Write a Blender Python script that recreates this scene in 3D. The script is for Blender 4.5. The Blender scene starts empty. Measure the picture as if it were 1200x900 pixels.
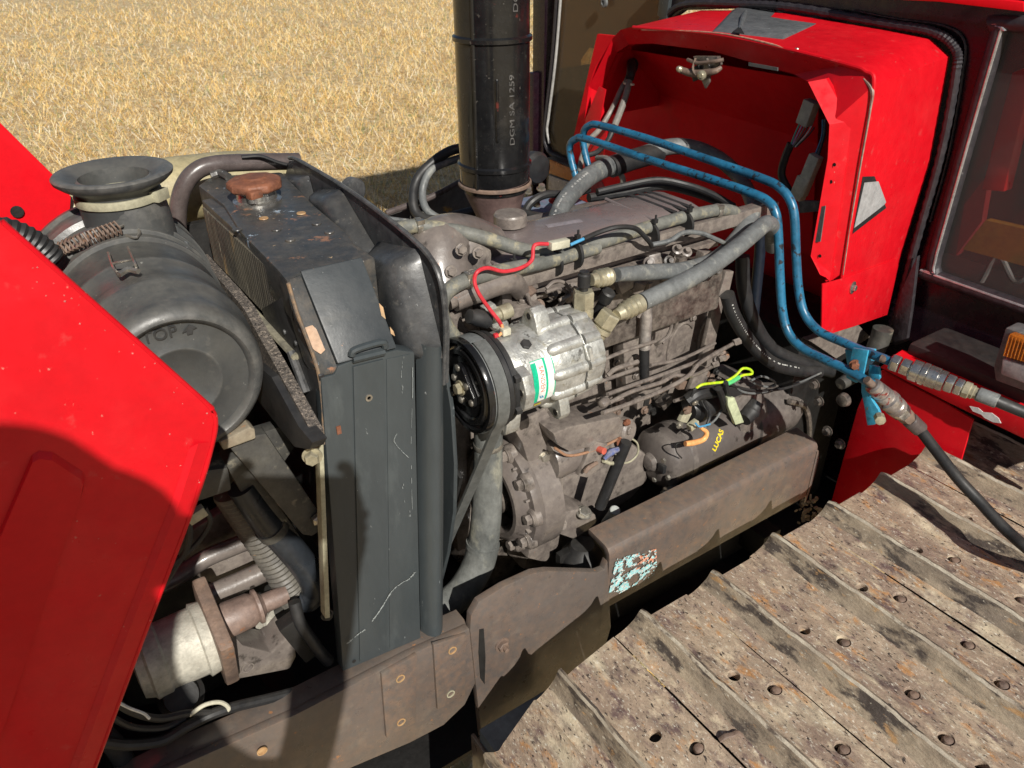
import bpy, bmesh, math, random
import numpy as np
from mathutils import Vector, Matrix, Quaternion, noise as mnoise
random.seed(7)
V = Vector
SC = bpy.context.scene
COL = SC.collection

# ---------------------------------------------------------------- camera, sky, sun, exposure
_F = 924.39
_X = V((1600.0, 570.0, -_F)).normalized()
_Y = V((-730.0, 550.0, -_F)).normalized()
_Z = _X.cross(_Y).normalized()
_Y = _Z.cross(_X).normalized()
ROT = Matrix((_X, _Y, _Z))                      # camera space -> world
def ray(px, py):
    return (ROT @ V((px-600.0, 450.0-py, -_F))).normalized()
CAM = V((0, 0, 1.2)) - 1.02*ray(600, 440)
cam_d = bpy.data.cameras.new('camera'); cam = bpy.data.objects.new('camera', cam_d); COL.objects.link(cam)
cam_d.sensor_width = 36; cam_d.lens = _F/1200*36; cam_d.clip_start = 0.02; cam_d.clip_end = 2000
cam.matrix_world = Matrix.Translation(CAM) @ ROT.to_4x4()
SC.camera = cam
cam_d.dof.use_dof = True; cam_d.dof.focus_distance = 1.05; cam_d.dof.aperture_fstop = 16
SUN = V((-0.16, -0.78, 0.605)).normalized()     # towards the sun
w = bpy.data.worlds.new('World'); SC.world = w; w.use_nodes = True
nt = w.node_tree; bg = nt.nodes['Background']; bg.inputs['Strength'].default_value = 0.05
sky = nt.nodes.new('ShaderNodeTexSky'); sky.sky_type = 'NISHITA'; sky.sun_disc = False
sky.sun_elevation = math.asin(SUN.z); sky.sun_rotation = math.atan2(SUN.x, SUN.y)
nt.links.new(sky.outputs[0], bg.inputs['Color'])
sd = bpy.data.lights.new('sun', 'SUN'); sd.energy = 5.0; sd.angle = math.radians(0.53); sd.color = (1, 0.955, 0.88)
so = bpy.data.objects.new('sun', sd); COL.objects.link(so); so.rotation_euler = SUN.to_track_quat('Z', 'Y').to_euler()
SC.view_settings.view_transform = 'Standard'; SC.view_settings.look = 'None'
SC.cycles.max_bounces = 8; SC.cycles.diffuse_bounces = 2
SC.view_settings.exposure = 0.10; SC.view_settings.gamma = 1.0

# ---------------------------------------------------------------- placing: where a line of sight meets a plane of the machine
def at(px, py, y=None, x=None, z=None):
    r = ray(px, py)
    if x is not None: t = (x-CAM.x)/r.x
    elif z is not None: t = (z-CAM.z)/r.z
    else: t = (y-CAM.y)/r.y
    return CAM + r*t
def ats(pts, **k): return [at(a, b, **k) for a, b in pts]
def pth(pts, axis='y'):                          # (px, py, plane value)
    return [at(a, b, **{axis: c}) for a, b, c in pts]
def onplane(px, py, p0, n):
    r = ray(px, py); return CAM + r*((p0-CAM).dot(n)/r.dot(n))
def oncyl(px, py, c, axis, R):                   # first hit on an axis-aligned cylinder
    r = ray(px, py); i = [k for k in range(3) if k != axis]
    o = [CAM[k]-c[k] for k in i]; d = [r[k] for k in i]
    A = d[0]**2+d[1]**2; B = 2*(o[0]*d[0]+o[1]*d[1]); Cc = o[0]**2+o[1]**2-R*R
    D = max(B*B-4*A*Cc, 0); t = (-B-math.sqrt(D))/(2*A); return CAM + r*t

def spline(P, sub=6):
    P = [V(p) for p in P]
    if len(P) < 3: return P
    Q = [P[0]*2-P[1]]+P+[P[-1]*2-P[-2]]; out = []
    for i in range(1, len(Q)-2):
        a, b, c, d = Q[i-1], Q[i], Q[i+1], Q[i+2]
        for k in range(sub):
            t = k/sub
            out.append(0.5*((2*b)+(c-a)*t+(2*a-5*b+4*c-d)*t*t+(3*b-3*c+d-a)*t**3))
    out.append(P[-1]); return out

class MB:
    def __init__(s): s.v = []; s.f = []; s.mi = []; s.m = 0
    def add(s, vs, fs):
        n = len(s.v); s.v += [tuple(p) for p in vs]
        for f in fs: s.f.append([i+n for i in f]); s.mi.append(s.m)
        return s
    def prism(s, P, vec):
        vec = V(vec); n = len(P); P = [V(p) for p in P]
        fs = [list(range(n))[::-1], list(range(n, 2*n))]+[[i, (i+1) % n, n+(i+1) % n, n+i] for i in range(n)]
        return s.add(P+[p+vec for p in P], fs)
    def loft(s, A, B, caps=True):
        n = len(A); fs = [[i, (i+1) % n, n+(i+1) % n, n+i] for i in range(n)]
        if caps: fs += [list(range(n))[::-1], list(range(n, 2*n))]
        return s.add(list(A)+list(B), fs)
    def box(s, c, d, q=None):
        c = V(c); P = []
        for i in (-1, 1):
            for j in (-1, 1):
                for k in (-1, 1):
                    p = V((i*d[0]/2, j*d[1]/2, k*d[2]/2)); P.append(c+(q @ p if q else p))
        return s.add(P, [(0, 1, 3, 2), (4, 6, 7, 5), (0, 4, 5, 1), (2, 3, 7, 6), (0, 2, 6, 4), (1, 5, 7, 3)])
    def tube(s, P, r, n=12, sub=6, cap=True, flat=1.0, up=None):
        P = spline(P, sub) if sub > 1 else [V(p) for p in P]
        m = len(P); R = r if isinstance(r, (list, tuple)) else [r]*m
        if len(R) != m: R = [float(np.interp(i/(m-1)*(len(R)-1), range(len(R)), R)) for i in range(m)]
        T = [(P[min(i+1, m-1)]-P[max(i-1, 0)]).normalized() for i in range(m)]
        u = V(up) if up else (V((0, 0, 1)) if abs(T[0].z) < .9 else V((1, 0, 0)))
        u = (u-T[0]*u.dot(T[0])).normalized(); vs = []
        for i in range(m):
            u = (u-T[i]*u.dot(T[i])).normalized(); w_ = T[i].cross(u)
            for k in range(n):
                a = 2*math.pi*k/n; vs.append(P[i]+(u*math.cos(a)*flat+w_*math.sin(a))*R[i])
        fs = [[i*n+k, i*n+(k+1) % n, (i+1)*n+(k+1) % n, (i+1)*n+k] for i in range(m-1) for k in range(n)]
        if cap: fs += [list(range(n))[::-1], [(m-1)*n+k for k in range(n)]]
        return s.add(vs, fs)
    def lathe(s, o, ax, prof, n=32, cap=True):    # prof: (distance along the axis, radius)
        o = V(o); ax = V(ax).normalized(); u = V((0, 0, 1)) if abs(ax.z) < .9 else V((1, 0, 0))
        u = (u-ax*u.dot(ax)).normalized(); w_ = ax.cross(u); vs = []; m = len(prof)
        for t, r in prof:
            for k in range(n):
                a = 2*math.pi*k/n; vs.append(o+ax*t+(u*math.cos(a)+w_*math.sin(a))*max(r, 1e-5))
        fs = [[i*n+k, i*n+(k+1) % n, (i+1)*n+(k+1) % n, (i+1)*n+k] for i in range(m-1) for k in range(n)]
        if cap: fs += [list(range(n))[::-1], [(m-1)*n+k for k in range(n)]]
        return s.add(vs, fs)
    def bolt(s, o, ax, r=.008, h=.006, washer=True, rot=0):
        o = V(o); ax = V(ax).normalized()
        if washer: s.lathe(o, ax, [(0, r*1.35), (.0016, r*1.35)], 18); o = o+ax*.0016
        u = V((0, 0, 1)) if abs(ax.z) < .9 else V((1, 0, 0)); u = (u-ax*u.dot(ax)).normalized(); u = Quaternion(ax, rot) @ u
        w_ = ax.cross(u); vs = []
        for t, q in ((0, 1), (h*.8, 1), (h, .86)):
            for k in range(6):
                a = math.pi/3*k; vs.append(o+ax*t+(u*math.cos(a)+w_*math.sin(a))*r*q)
        fs = [[i*6+k, i*6+(k+1) % 6, (i+1)*6+(k+1) % 6, (i+1)*6+k] for i in range(2) for k in range(6)]+[list(range(6))[::-1], [12+k for k in range(6)]]
        return s.add(vs, fs)
    def pillow(s, Q, h, n=12, p=4.0, vec=(-1, 0, 0)):   # a pressed bulge over the quad Q
        a, b, c, d = [V(q) for q in Q]; vec = V(vec); vs = []
        for j in range(n+1):
            for i in range(n+1):
                u, v_ = i/n, j/n
                q = (a*(1-u)+b*u)*(1-v_)+(d*(1-u)+c*u)*v_
                f = (1-abs(2*u-1)**p)**.5*(1-abs(2*v_-1)**p)**.5
                vs.append(q+vec*h*f)
        return s.add(vs, [[j*(n+1)+i, j*(n+1)+i+1, (j+1)*(n+1)+i+1, (j+1)*(n+1)+i] for j in range(n) for i in range(n)])
    def build(s, name, mat, parent=None, bevel=0, ang=32, smooth=True, kind=None, up=False):
        me = bpy.data.meshes.new(name); bm = bmesh.new()
        vv = [bm.verts.new(p) for p in s.v]
        for f, mi in zip(s.f, s.mi):
            try: g = bm.faces.new([vv[i] for i in f]); g.material_index = mi
            except ValueError: pass
        bmesh.ops.remove_doubles(bm, verts=bm.verts, dist=1e-6)
        bmesh.ops.recalc_face_normals(bm, faces=bm.faces)
        if up:
            bm.normal_update()
            bmesh.ops.reverse_faces(bm, faces=[f for f in bm.faces if f.normal.z < -.05 and f.calc_center_median().z > -.010])
        if bevel:
            eds = [e for e in bm.edges if len(e.link_faces) == 2 and e.calc_face_angle(0) > math.radians(28)]
            try: bmesh.ops.bevel(bm, geom=eds, offset=bevel, segments=2, affect='EDGES', profile=.6, clamp_overlap=True)
            except Exception: pass
        if smooth:
            for f in bm.faces: f.smooth = True
            for e in bm.edges:
                if len(e.link_faces) == 2 and e.calc_face_angle(0) > math.radians(ang): e.smooth = False
        bm.to_mesh(me); bm.free()
        for m in (mat if isinstance(mat, (list, tuple)) else [mat]): me.materials.append(m)
        o = bpy.data.objects.new(name, me); COL.objects.link(o)
        if parent is not None:
            o.parent = parent; o.matrix_parent_inverse = parent.matrix_basis.inverted()
        if kind: o['kind'] = kind
        return o

def thing(name, label, cat, loc=(0, 0, 0), group=None):
    o = bpy.data.objects.new(name, None); COL.objects.link(o); o.location = loc; o.empty_display_size = .05
    o['label'] = label; o['category'] = cat
    if group: o['group'] = group
    return o
def tag(o, label, cat, group=None):
    o['label'] = label; o['category'] = cat
    if group: o['group'] = group
    return o
def struct(o): o['kind'] = 'structure'; return o
def text_mesh(body, size, extrude=.001, bold=0):
    c = bpy.data.curves.new('t', 'FONT'); c.body = body; c.size = size; c.extrude = extrude
    c.align_x = 'CENTER'; c.align_y = 'CENTER'; c.resolution_u = 4; c.offset = bold
    o = bpy.data.objects.new('t', c); COL.objects.link(o)
    dg = bpy.context.evaluated_depsgraph_get(); me = bpy.data.meshes.new_from_object(o.evaluated_get(dg))
    vs = [v.co.copy() for v in me.vertices]; fs = [list(p.vertices) for p in me.polygons]
    bpy.data.objects.remove(o); bpy.data.curves.remove(c); bpy.data.meshes.remove(me)
    return vs, fs

# ---------------------------------------------------------------- materials
def mat(name, c1, c2=None, rough=.5, metal=0, scale=12, spots=(), bump=.15, bscale=120, dust=None, coat=0, rvar=.12, aniso=None, stretch=None, contrast=.5, edge=None, grime=.22, spec=.5):
    m = bpy.data.materials.new(name); m.use_nodes = True; t = m.node_tree; N = t.nodes; L = t.links
    b = N['Principled BSDF']; g = N.new('ShaderNodeNewGeometry')
    vec = g.outputs['Position']
    if stretch:
        mp = N.new('ShaderNodeMapping'); mp.inputs['Scale'].default_value = stretch; L.new(vec, mp.inputs[0]); vec = mp.outputs[0]
    def noise(sc, det=6, rgh=.6, off=0, v=None):
        n = N.new('ShaderNodeTexNoise'); n.inputs['Scale'].default_value = sc; n.inputs['Detail'].default_value = det
        n.inputs['Roughness'].default_value = rgh
        if off:
            a = N.new('ShaderNodeVectorMath'); a.operation = 'ADD'; a.inputs[1].default_value = (off, off*1.7, -off); L.new(v or vec, a.inputs[0]); L.new(a.outputs[0], n.inputs['Vector'])
        else: L.new(v or vec, n.inputs['Vector'])
        return n.outputs['Fac']
    def ramp(x, a, bb):
        r = N.new('ShaderNodeMapRange'); r.inputs['From Min'].default_value = a; r.inputs['From Max'].default_value = bb; L.new(x, r.inputs['Value']); return r.outputs[0]
    def mix(f, a, bb):
        x = N.new('ShaderNodeMix'); x.data_type = 'RGBA'; L.new(f, x.inputs[0])
        for s_, v_ in ((x.inputs[6], a), (x.inputs[7], bb)):
            if isinstance(v_, tuple): s_.default_value = (*v_, 1)
            else: L.new(v_, s_)
        return x.outputs[2]
    c2 = c2 or tuple(k*.8 for k in c1)
    base = mix(ramp(noise(scale), .5-contrast*.3, .5+contrast*.3), c1, c2)
    rsock = None
    for k, (col, sc, th, soft) in enumerate(spots):
        f = ramp(noise(sc, 8, .65, 3.1*(k+1)), th, th+soft); base = mix(f, base, col); rsock = f if rsock is None else rsock
    if dust:
        col, amt = dust
        s2 = N.new('ShaderNodeSeparateXYZ'); L.new(g.outputs['Normal'], s2.inputs[0])
        up = ramp(s2.outputs['Z'], -.3, .9); nn = ramp(noise(35, 8, .7, 9), .25, .8)
        mu = N.new('ShaderNodeMath'); mu.operation = 'MULTIPLY'; L.new(up, mu.inputs[0]); L.new(nn, mu.inputs[1])
        m2 = N.new('ShaderNodeMath'); m2.operation = 'MULTIPLY'; L.new(mu.outputs[0], m2.inputs[0]); m2.inputs[1].default_value = amt
        base = mix(m2.outputs[0], base, col)
    if edge:
        pr = ramp(g.outputs['Pointiness'], .515, .56); en = ramp(noise(70, 8, .7, 13), .38, .62)
        me_ = N.new('ShaderNodeMath'); me_.operation = 'MULTIPLY'; L.new(pr, me_.inputs[0]); L.new(en, me_.inputs[1])
        me2 = N.new('ShaderNodeMath'); me2.operation = 'MULTIPLY'; L.new(me_.outputs[0], me2.inputs[0]); me2.inputs[1].default_value = edge[1]
        base = mix(me2.outputs[0], base, edge[0])
    if grime:
        gr = N.new('ShaderNodeMapRange'); L.new(noise(85, 10, .75, 21), gr.inputs['Value']); gr.inputs['From Min'].default_value = .36; gr.inputs['From Max'].default_value = .64
        gr.inputs['To Min'].default_value = 1-grime; gr.inputs['To Max'].default_value = 1+grime
        hs = N.new('ShaderNodeVectorMath'); hs.operation = 'SCALE'; L.new(base, hs.inputs[0]); L.new(gr.outputs[0], hs.inputs['Scale']); base = hs.outputs[0]
    L.new(base, b.inputs['Base Color'])
    rn = N.new('ShaderNodeMapRange'); L.new(noise(40, 6, .6, 5), rn.inputs['Value'])
    rn.inputs['From Min'].default_value = .3; rn.inputs['From Max'].default_value = .7
    rn.inputs['To Min'].default_value = max(.03, rough-rvar); rn.inputs['To Max'].default_value = min(1, rough+rvar)
    L.new(rn.outputs[0], b.inputs['Roughness'])
    b.inputs['Metallic'].default_value = metal; b.inputs['Specular IOR Level'].default_value = spec
    if coat: b.inputs['Coat Weight'].default_value = coat; b.inputs['Coat Roughness'].default_value = .12
    if bump:
        bp = N.new('ShaderNodeBump'); bp.inputs['Strength'].default_value = bump; bp.inputs['Distance'].default_value = .002
        L.new(noise(bscale, 5, .6, 1), bp.inputs['Height']); L.new(bp.outputs[0], b.inputs['Normal'])
    return m
DU = (.30, .26, .20)
RED = mat('red_paint', (.66, .006, .014), (.56, .006, .013), .40, scale=6, bump=.05, bscale=9, coat=.06, spec=.22, spots=[((.62, .022, .026), 9, .52, .35), ((.58, .16, .13), 130, .68, .02), ((.58, .05, .05), 38, .62, .12)], rvar=.16, grime=.05)
RED2 = mat('red_paint_inside', (.74, .006, .014), (.66, .006, .013), .6, scale=6, bump=.05, grime=.05, spec=.12, spots=[((.50, .02, .02), 7, .58, .2)])
REDF = mat('red_paint_scuffed', (.62, .008, .014), (.56, .010, .014), .42, scale=5, bump=.04, spec=.22, spots=[((.56, .05, .05), 14, .60, .2), ((.7, .35, .3), 160, .73, .02)], coat=.06, grime=.05)
BLK = mat('black_enamel', (.022, .025, .029), (.030, .033, .037), .33, scale=9, bump=.12, bscale=90, spots=[((.10, .095, .085), 60, .60, .12), ((.30, .31, .31), 230, .675, .02)], dust=(DU, .20), edge=((.18, .18, .18), .4), grime=.1)
BLKP = mat('grey_black_panel', (.050, .060, .064), (.042, .050, .054), .40, scale=7, bump=.08, bscale=60, spots=[((.085, .098, .10), 20, .60, .2), ((.26, .28, .28), 190, .69, .02)], stretch=(1, 1, .3), grime=.06)
BLKC = mat('slate_cover', (.045, .052, .056), (.036, .041, .044), .46, scale=9, bump=.15, bscale=90, spots=[((.085, .085, .078), 24, .58, .2), ((.28, .16, .09), 46, .645, .03), ((.4, .4, .38), 240, .69, .02)], grime=.06)
BLKR = mat('black_tank_rust', (.036, .042, .046), (.026, .030, .033), .36, scale=14, bump=.2, bscale=80, spots=[((.085, .078, .066), 26, .58, .15), ((.27, .13, .07), 40, .62, .05), ((.36, .46, .55), 30, .66, .02), ((.42, .30, .17), 55, .665, .02), ((.5, .5, .5), 260, .68, .02)], dust=(DU, .14), edge=((.2, .16, .12), .3), grime=.1)
GLOSS = mat('black_gloss', (.008, .008, .009), (.014, .014, .014), .2, scale=20, bump=.15, bscale=30, spots=[((.12, .025, .02), 22, .655, .04), ((.11, .10, .085), 110, .64, .06), ((.05, .045, .04), 14, .58, .2)])
RUB = mat('black_rubber', (.011, .012, .014), (.018, .019, .021), .5, scale=30, bump=.1, dust=(DU, .12))
HOSE = mat('grey_hose', (.155, .162, .16), (.105, .112, .113), .55, scale=22, bump=.25, bscale=180, spots=[((.26, .26, .23), 45, .55, .15), ((.06, .064, .068), 30, .60, .1), ((.38, .38, .36), 160, .68, .03)])
HOSEG = mat('olive_hose', (.165, .165, .145), (.11, .113, .102), .65, scale=25, bump=.3, bscale=160, spots=[((.30, .27, .18), 50, .52, .15), ((.08, .085, .08), 30, .6, .1)])
PLAS = mat('air_cleaner_plastic', (.058, .061, .063), (.044, .047, .048), .42, scale=10, bump=.15, bscale=140, spots=[((.115, .11, .10), 30, .58, .15), ((.24, .24, .22), 160, .68, .03)], dust=((.28, .26, .21), .36), edge=((.26, .25, .23), .3), grime=.08)
ENG = mat('engine_paint', (.162, .138, .123), (.118, .099, .089), .38, scale=10, bump=.25, bscale=120, spots=[((.235, .205, .175), 40, .58, .2), ((.30, .13, .07), 55, .675, .03), ((.045, .038, .034), 28, .59, .07)], coat=.3, edge=((.38, .33, .28), .4), grime=.10, rvar=.14)
ENGS = mat('starter_paint', (.125, .108, .098), (.092, .080, .074), .38, scale=9, bump=.2, bscale=120, spots=[((.20, .18, .155), 34, .60, .2), ((.28, .12, .07), 60, .68, .03), ((.04, .034, .03), 26, .60, .08)], coat=.25, edge=((.36, .32, .28), .4), grime=.08)
ENGD = mat('engine_paint_oily', (.085, .070, .062), (.03, .026, .023), .32, edge=((.30, .26, .22), .4), scale=24, bump=.3, bscale=110, coat=.3, spots=[((.02, .018, .017), 16, .58, .1), ((.2, .17, .14), 40, .64, .1)])
ENGC = mat('cover_paint', (.195, .160, .152), (.165, .136, .130), .30, scale=8, bump=.08, bscale=60, spots=[((.27, .24, .215), 30, .60, .2), ((.3, .1, .06), 60, .69, .03), ((.10, .08, .08), 24, .66, .1)], coat=.3, grime=.06)
RAIL = mat('frame_paint', (.120, .103, .094), (.094, .080, .073), .34, scale=8, bump=.15, bscale=90, spots=[((.17, .145, .12), 24, .57, .2), ((.34, .15, .06), 60, .665, .03), ((.06, .05, .045), 50, .65, .05), ((.42, .38, .32), 260, .69, .02)], dust=((.25, .20, .14), .32), edge=((.30, .17, .10), .3), grime=.07, coat=.2)
ALU = mat('cast_aluminium', (.50, .50, .47), (.38, .38, .35), .42, metal=.55, scale=22, bump=.45, bscale=190, spots=[((.30, .28, .22), 60, .55, .12), ((.10, .095, .085), 50, .63, .06)], edge=((.6, .6, .56), .5))
ALUP = mat('pump_aluminium', (.50, .48, .41), (.40, .38, .32), .6, metal=.2, scale=30, bump=.5, bscale=220, spots=[((.5, .45, .34), 40, .6, .1)])
STEEL = mat('steel_bolt', (.50, .48, .42), (.36, .33, .28), .35, metal=.8, scale=60, bump=.2, spots=[((.3, .2, .1), 80, .62, .1)])
BRASS = mat('yellow_zinc', (.46, .42, .30), (.33, .30, .21), .4, metal=.45, scale=50, bump=.2, spots=[((.35, .3, .2), 60, .6, .15)])
CHROME = mat('worn_chrome', (.62, .61, .58), (.42, .40, .36), .24, metal=.9, scale=50, bump=.25, spots=[((.25, .18, .12), 60, .64, .1)])
RUSTY = mat('rust', (.24, .09, .045), (.15, .06, .035), .6, scale=40, bump=.6, bscale=200, spots=[((.32, .2, .13), 50, .62, .1), ((.09, .06, .05), 30, .66, .08)])
RUSTB = mat('brown_rust', (.22, .15, .11), (.14, .10, .08), .55, scale=40, bump=.5, bscale=160, spots=[((.3, .13, .05), 40, .6, .1), ((.35, .3, .2), 30, .65, .1)])
BLUE = mat('blue_paint', (.022, .16, .29), (.014, .09, .165), .36, scale=25, bump=.2, bscale=100, spots=[((.018, .022, .03), 70, .56, .05), ((.26, .14, .06), 34, .72, .04), ((.12, .42, .55), 90, .7, .05)])
BLUEL = mat('light_blue_paint', (.045, .33, .50), (.035, .26, .42), .38, scale=30, bump=.2, spots=[((.25, .12, .05), 55, .62, .05), ((.02, .03, .04), 80, .66, .05)])
DARK = mat('shade_black', (.010, .0095, .009), (.018, .017, .016), .6, scale=20, bump=.5, bscale=60, spots=[((.045, .038, .034), 40, .64, .1)])  # near-black for gaps and hidden parts; their shade is in the colour
CABM = mat('cab_plum_paint', (.014, .005, .009), (.009, .005, .009), .26, scale=8, bump=.1, spots=[((.07, .05, .05), 60, .70, .04), ((.03, .006, .01), 5, .55, .3)])
SEAL = mat('seal_rubber', (.022, .020, .024), (.035, .03, .034), .5, scale=60, bump=.8, bscale=90, spots=[((.14, .13, .13), 70, .68, .05)])
TAN = mat('pale_rusty_tan', (.45, .30, .15), (.38, .22, .10), .5, scale=60, bump=.3)
CREAM = mat('cream_connector', (.55, .53, .42), (.46, .44, .34), .5, scale=40, bump=.1)
REDW = mat('red_wire', (.60, .035, .05), (.5, .03, .04), .45, bump=.05)
CYAN = mat('blue_wire', (.08, .32, .55), None, .45, bump=.05)
GRNY = mat('green_yellow_wire', (.35, .70, .03), (.60, .62, .02), .4, scale=120, bump=.05)
YEL = mat('yellow_print', (.78, .62, .02), (.72, .55, .02), .45, bump=.02)
ORNG = mat('orange_sleeve', (.80, .42, .14), (.75, .30, .12), .45, scale=30, bump=.05)
GREEN = mat('green_print', (.0, .50, .27), None, .4, bump=0)
WHITE = mat('white_print', (.80, .82, .80), None, .45, bump=0)
ORED = mat('red_print', (.72, .16, .07), None, .45, bump=0)
LBLUE = mat('turquoise_flake', (.22, .60, .62), (.5, .72, .72), .5, scale=200, bump=.1)
WFLAKE = mat('white_flake', (.72, .70, .66), None, .5, bump=.1)
OFLAKE = mat('orange_flake', (.72, .20, .06), (.8, .5, .4), .5, scale=200, bump=.1)
GOLD = mat('beige_tank', (.42, .36, .20), (.34, .29, .16), .45, scale=10, bump=.15, dust=((.3, .28, .2), .4))
BPIPE = mat('brown_pipe', (.10, .08, .075), None, .3, bump=.1, scale=20)
PALE = mat('olive_bracket', (.40, .38, .27), (.33, .31, .22), .5, scale=40, bump=.2)
SILV = mat('silver_sleeve', (.5, .47, .44), (.35, .32, .3), .4, metal=.6, scale=60, bump=1.0, bscale=70)
DECG = mat('grey_decal', (.38, .38, .38), (.34, .34, .34), .35, bump=.02)
GBLUE = mat('blue_grey_canister', (.10, .13, .16), None, .5, bump=.1)
PURP = mat('purple_case', (.20, .17, .24), (.12, .2, .26), .4, scale=60, bump=.2)
def track_mat():
    m = mat('track_steel', (.44, .345, .24), (.22, .155, .125), .50, scale=13, bump=1.0, bscale=170, contrast=.8,
            spots=[((.58, .48, .34), 70, .53, .15), ((.15, .10, .09), 50, .55, .10), ((.46, .24, .10), 50, .565, .10), ((.10, .072, .065), 18, .575, .08), ((.56, .48, .34), 14, .57, .15), ((.62, .58, .48), 300, .58, .08), ((.045, .035, .03), 260, .58, .06)], stretch=(1, .42, 1), grime=.22, rvar=.2)
    return m
TRK = track_mat()
TRKT = mat('grouser_steel', (.42, .34, .235), (.15, .12, .095), .50, scale=26, bump=1.0, bscale=190, contrast=.9, spots=[((.07, .056, .046), 40, .50, .08), ((.40, .24, .11), 50, .61, .06), ((.52, .47, .37), 260, .62, .06)], stretch=(1, .35, 1))
TRKE = mat('worn_grouser_tip', (.58, .53, .42), (.36, .30, .23), .42, scale=50, bump=.8, bscale=170, contrast=.8, spots=[((.13, .10, .08), 50, .57, .08)], stretch=(1, .5, 1))
MESH = mat('condenser_mesh', (.13, .11, .095), (.075, .065, .055), .6, scale=60, bump=1.2, bscale=420, spots=[((.24, .20, .16), 330, .52, .06), ((.03, .026, .022), 260, .56, .05)])
def glass_mat(name, tint, trans, rough=.05):
    m = bpy.data.materials.new(name); m.use_nodes = True; t = m.node_tree; N = t.nodes; L = t.links
    b = N['Principled BSDF']; b.inputs['Base Color'].default_value = (*[k*.3 for k in tint], 1); b.inputs['Roughness'].default_value = rough
    tr = N.new('ShaderNodeBsdfTransparent'); tr.inputs[0].default_value = (*tint, 1)
    mx = N.new('ShaderNodeMixShader'); mx.inputs[0].default_value = trans; L.new(b.outputs[0], mx.inputs[1]); L.new(tr.outputs[0], mx.inputs[2]); L.new(mx.outputs[0], N['Material Output'].inputs[0])
    return m
GLASS = glass_mat('cab_glass', (.80, .76, .74), .86)
TINT = glass_mat('tinted_glass', (.62, .50, .34), .62, .1)
def lens_mat(name, c, sc=900):
    m = mat(name, c, None, .18, bump=.8, bscale=sc); m.node_tree.nodes['Principled BSDF'].inputs['Transmission Weight'].default_value = .35; return m
AMBER = lens_mat('amber_lens', (.75, .22, .02)); CLEAR = lens_mat('clear_lens', (.6, .55, .55))

# ---------------------------------------------------------------- ground: stubble field
def field_mat():
    m = mat('stubble_ground', (.52, .37, .18), (.34, .24, .12), .9, scale=1.6, bump=.8, bscale=30, contrast=.9,
            spots=[((.70, .58, .36), 9, .50, .15), ((.17, .19, .07), 4.2, .57, .08), ((.20, .14, .08), 12, .56, .10), ((.76, .66, .46), 30, .55, .08)])
    return m
g = MB(); g.add([(-400, -300, 0), (400, -300, 0), (400, 700, 0), (-400, 700, 0)], [(0, 1, 2, 3)])
struct(g.build('ground', field_mat(), smooth=False))
rng = np.random.default_rng(3)
def straw(name, n, gen, cols, hmin, hmax, wd, label=None):
    c = gen(n); n = len(c)
    h = rng.uniform(hmin, hmax, n)*rng.choice([.35, 1, 1.3], n, p=[.35, .5, .15]); a = rng.uniform(0, 2*np.pi, n); lean = rng.normal(0, .6, (n, 2))*h[:, None]
    lie = rng.random(n) < .35; lean[lie] *= 2.2
    dist = np.hypot(c[:, 0]-CAM.x, c[:, 1]-CAM.y); ww = wd*(.7+.16*dist)
    dx = np.cos(a)*ww; dy = np.sin(a)*ww
    z0 = np.zeros(n); hh = np.where(lie, h*.25+.01, h)
    v = np.empty((n, 4, 3))
    v[:, 0] = np.c_[c[:, 0]-dx, c[:, 1]-dy, z0]; v[:, 1] = np.c_[c[:, 0]+dx, c[:, 1]+dy, z0]
    v[:, 2] = np.c_[c[:, 0]+dx*.7+lean[:, 0], c[:, 1]+dy*.7+lean[:, 1], hh]; v[:, 3] = np.c_[c[:, 0]-dx*.7+lean[:, 0], c[:, 1]-dy*.7+lean[:, 1], hh]
    me = bpy.data.meshes.new(name); me.vertices.add(4*n); me.vertices.foreach_set('co', v.reshape(-1))
    me.loops.add(4*n); me.loops.foreach_set('vertex_index', np.arange(4*n, dtype=np.int32))
    me.polygons.add(n); me.polygons.foreach_set('loop_start', np.arange(0, 4*n, 4, dtype=np.int32))
    me.polygons.foreach_set('material_index', rng.choice(len(cols), n, p=[.34, .30, .18, .12, .06]).astype(np.int32))
    me.update(calc_edges=True); me.validate()
    for k in cols: me.materials.append(k)
    o = bpy.data.objects.new(name, me); COL.objects.link(o); o['kind'] = 'stuff'
    if label: o['label'] = label
    return o
def smat(name, c):
    m = bpy.data.materials.new(name); m.use_nodes = True; b = m.node_tree.nodes['Principled BSDF']; b.inputs['Base Color'].default_value = (*c, 1); b.inputs['Roughness'].default_value = .55; return m
SM = [smat('straw_gold', (.72, .46, .14)), smat('straw_pale', (.80, .62, .30)), smat('straw_brown', (.38, .22, .09)), smat('straw_white', (.84, .76, .58)), smat('weed_green', (.22, .27, .08))]
def gen_field(n):
    # denser close by, thinning with distance along the strip the photograph looks over
    d = rng.beta(1.1, 2.0, n)*24+1.0; ang = np.where(rng.random(n) < .82, rng.uniform(-.2, .92, n), rng.uniform(-1.2, 1.5, n))      # bearing from +Y
    x = CAM.x+np.sin(ang)*d; y = CAM.y+np.cos(ang)*d
    k = y > 1.3; x, y = x[k], y[k]
    # drilled rows
    row = .15; k1, k2 = .94, .34; u = np.round((x*k1+y*k2)/row)*row; r_ = (x*k1+y*k2)-u; f_ = np.where(rng.random(len(x)) < .6, .8, 0); x -= r_*k1*f_; y -= r_*k2*f_
    den = np.sin(x*1.3+y*.7)+np.sin(x*.5-y*1.9+2)+np.sin(x*3.1+y*2.3); k = rng.random(len(x)) < .72+.16*den; x, y = x[k], y[k]
    return np.c_[x, y]
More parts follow.
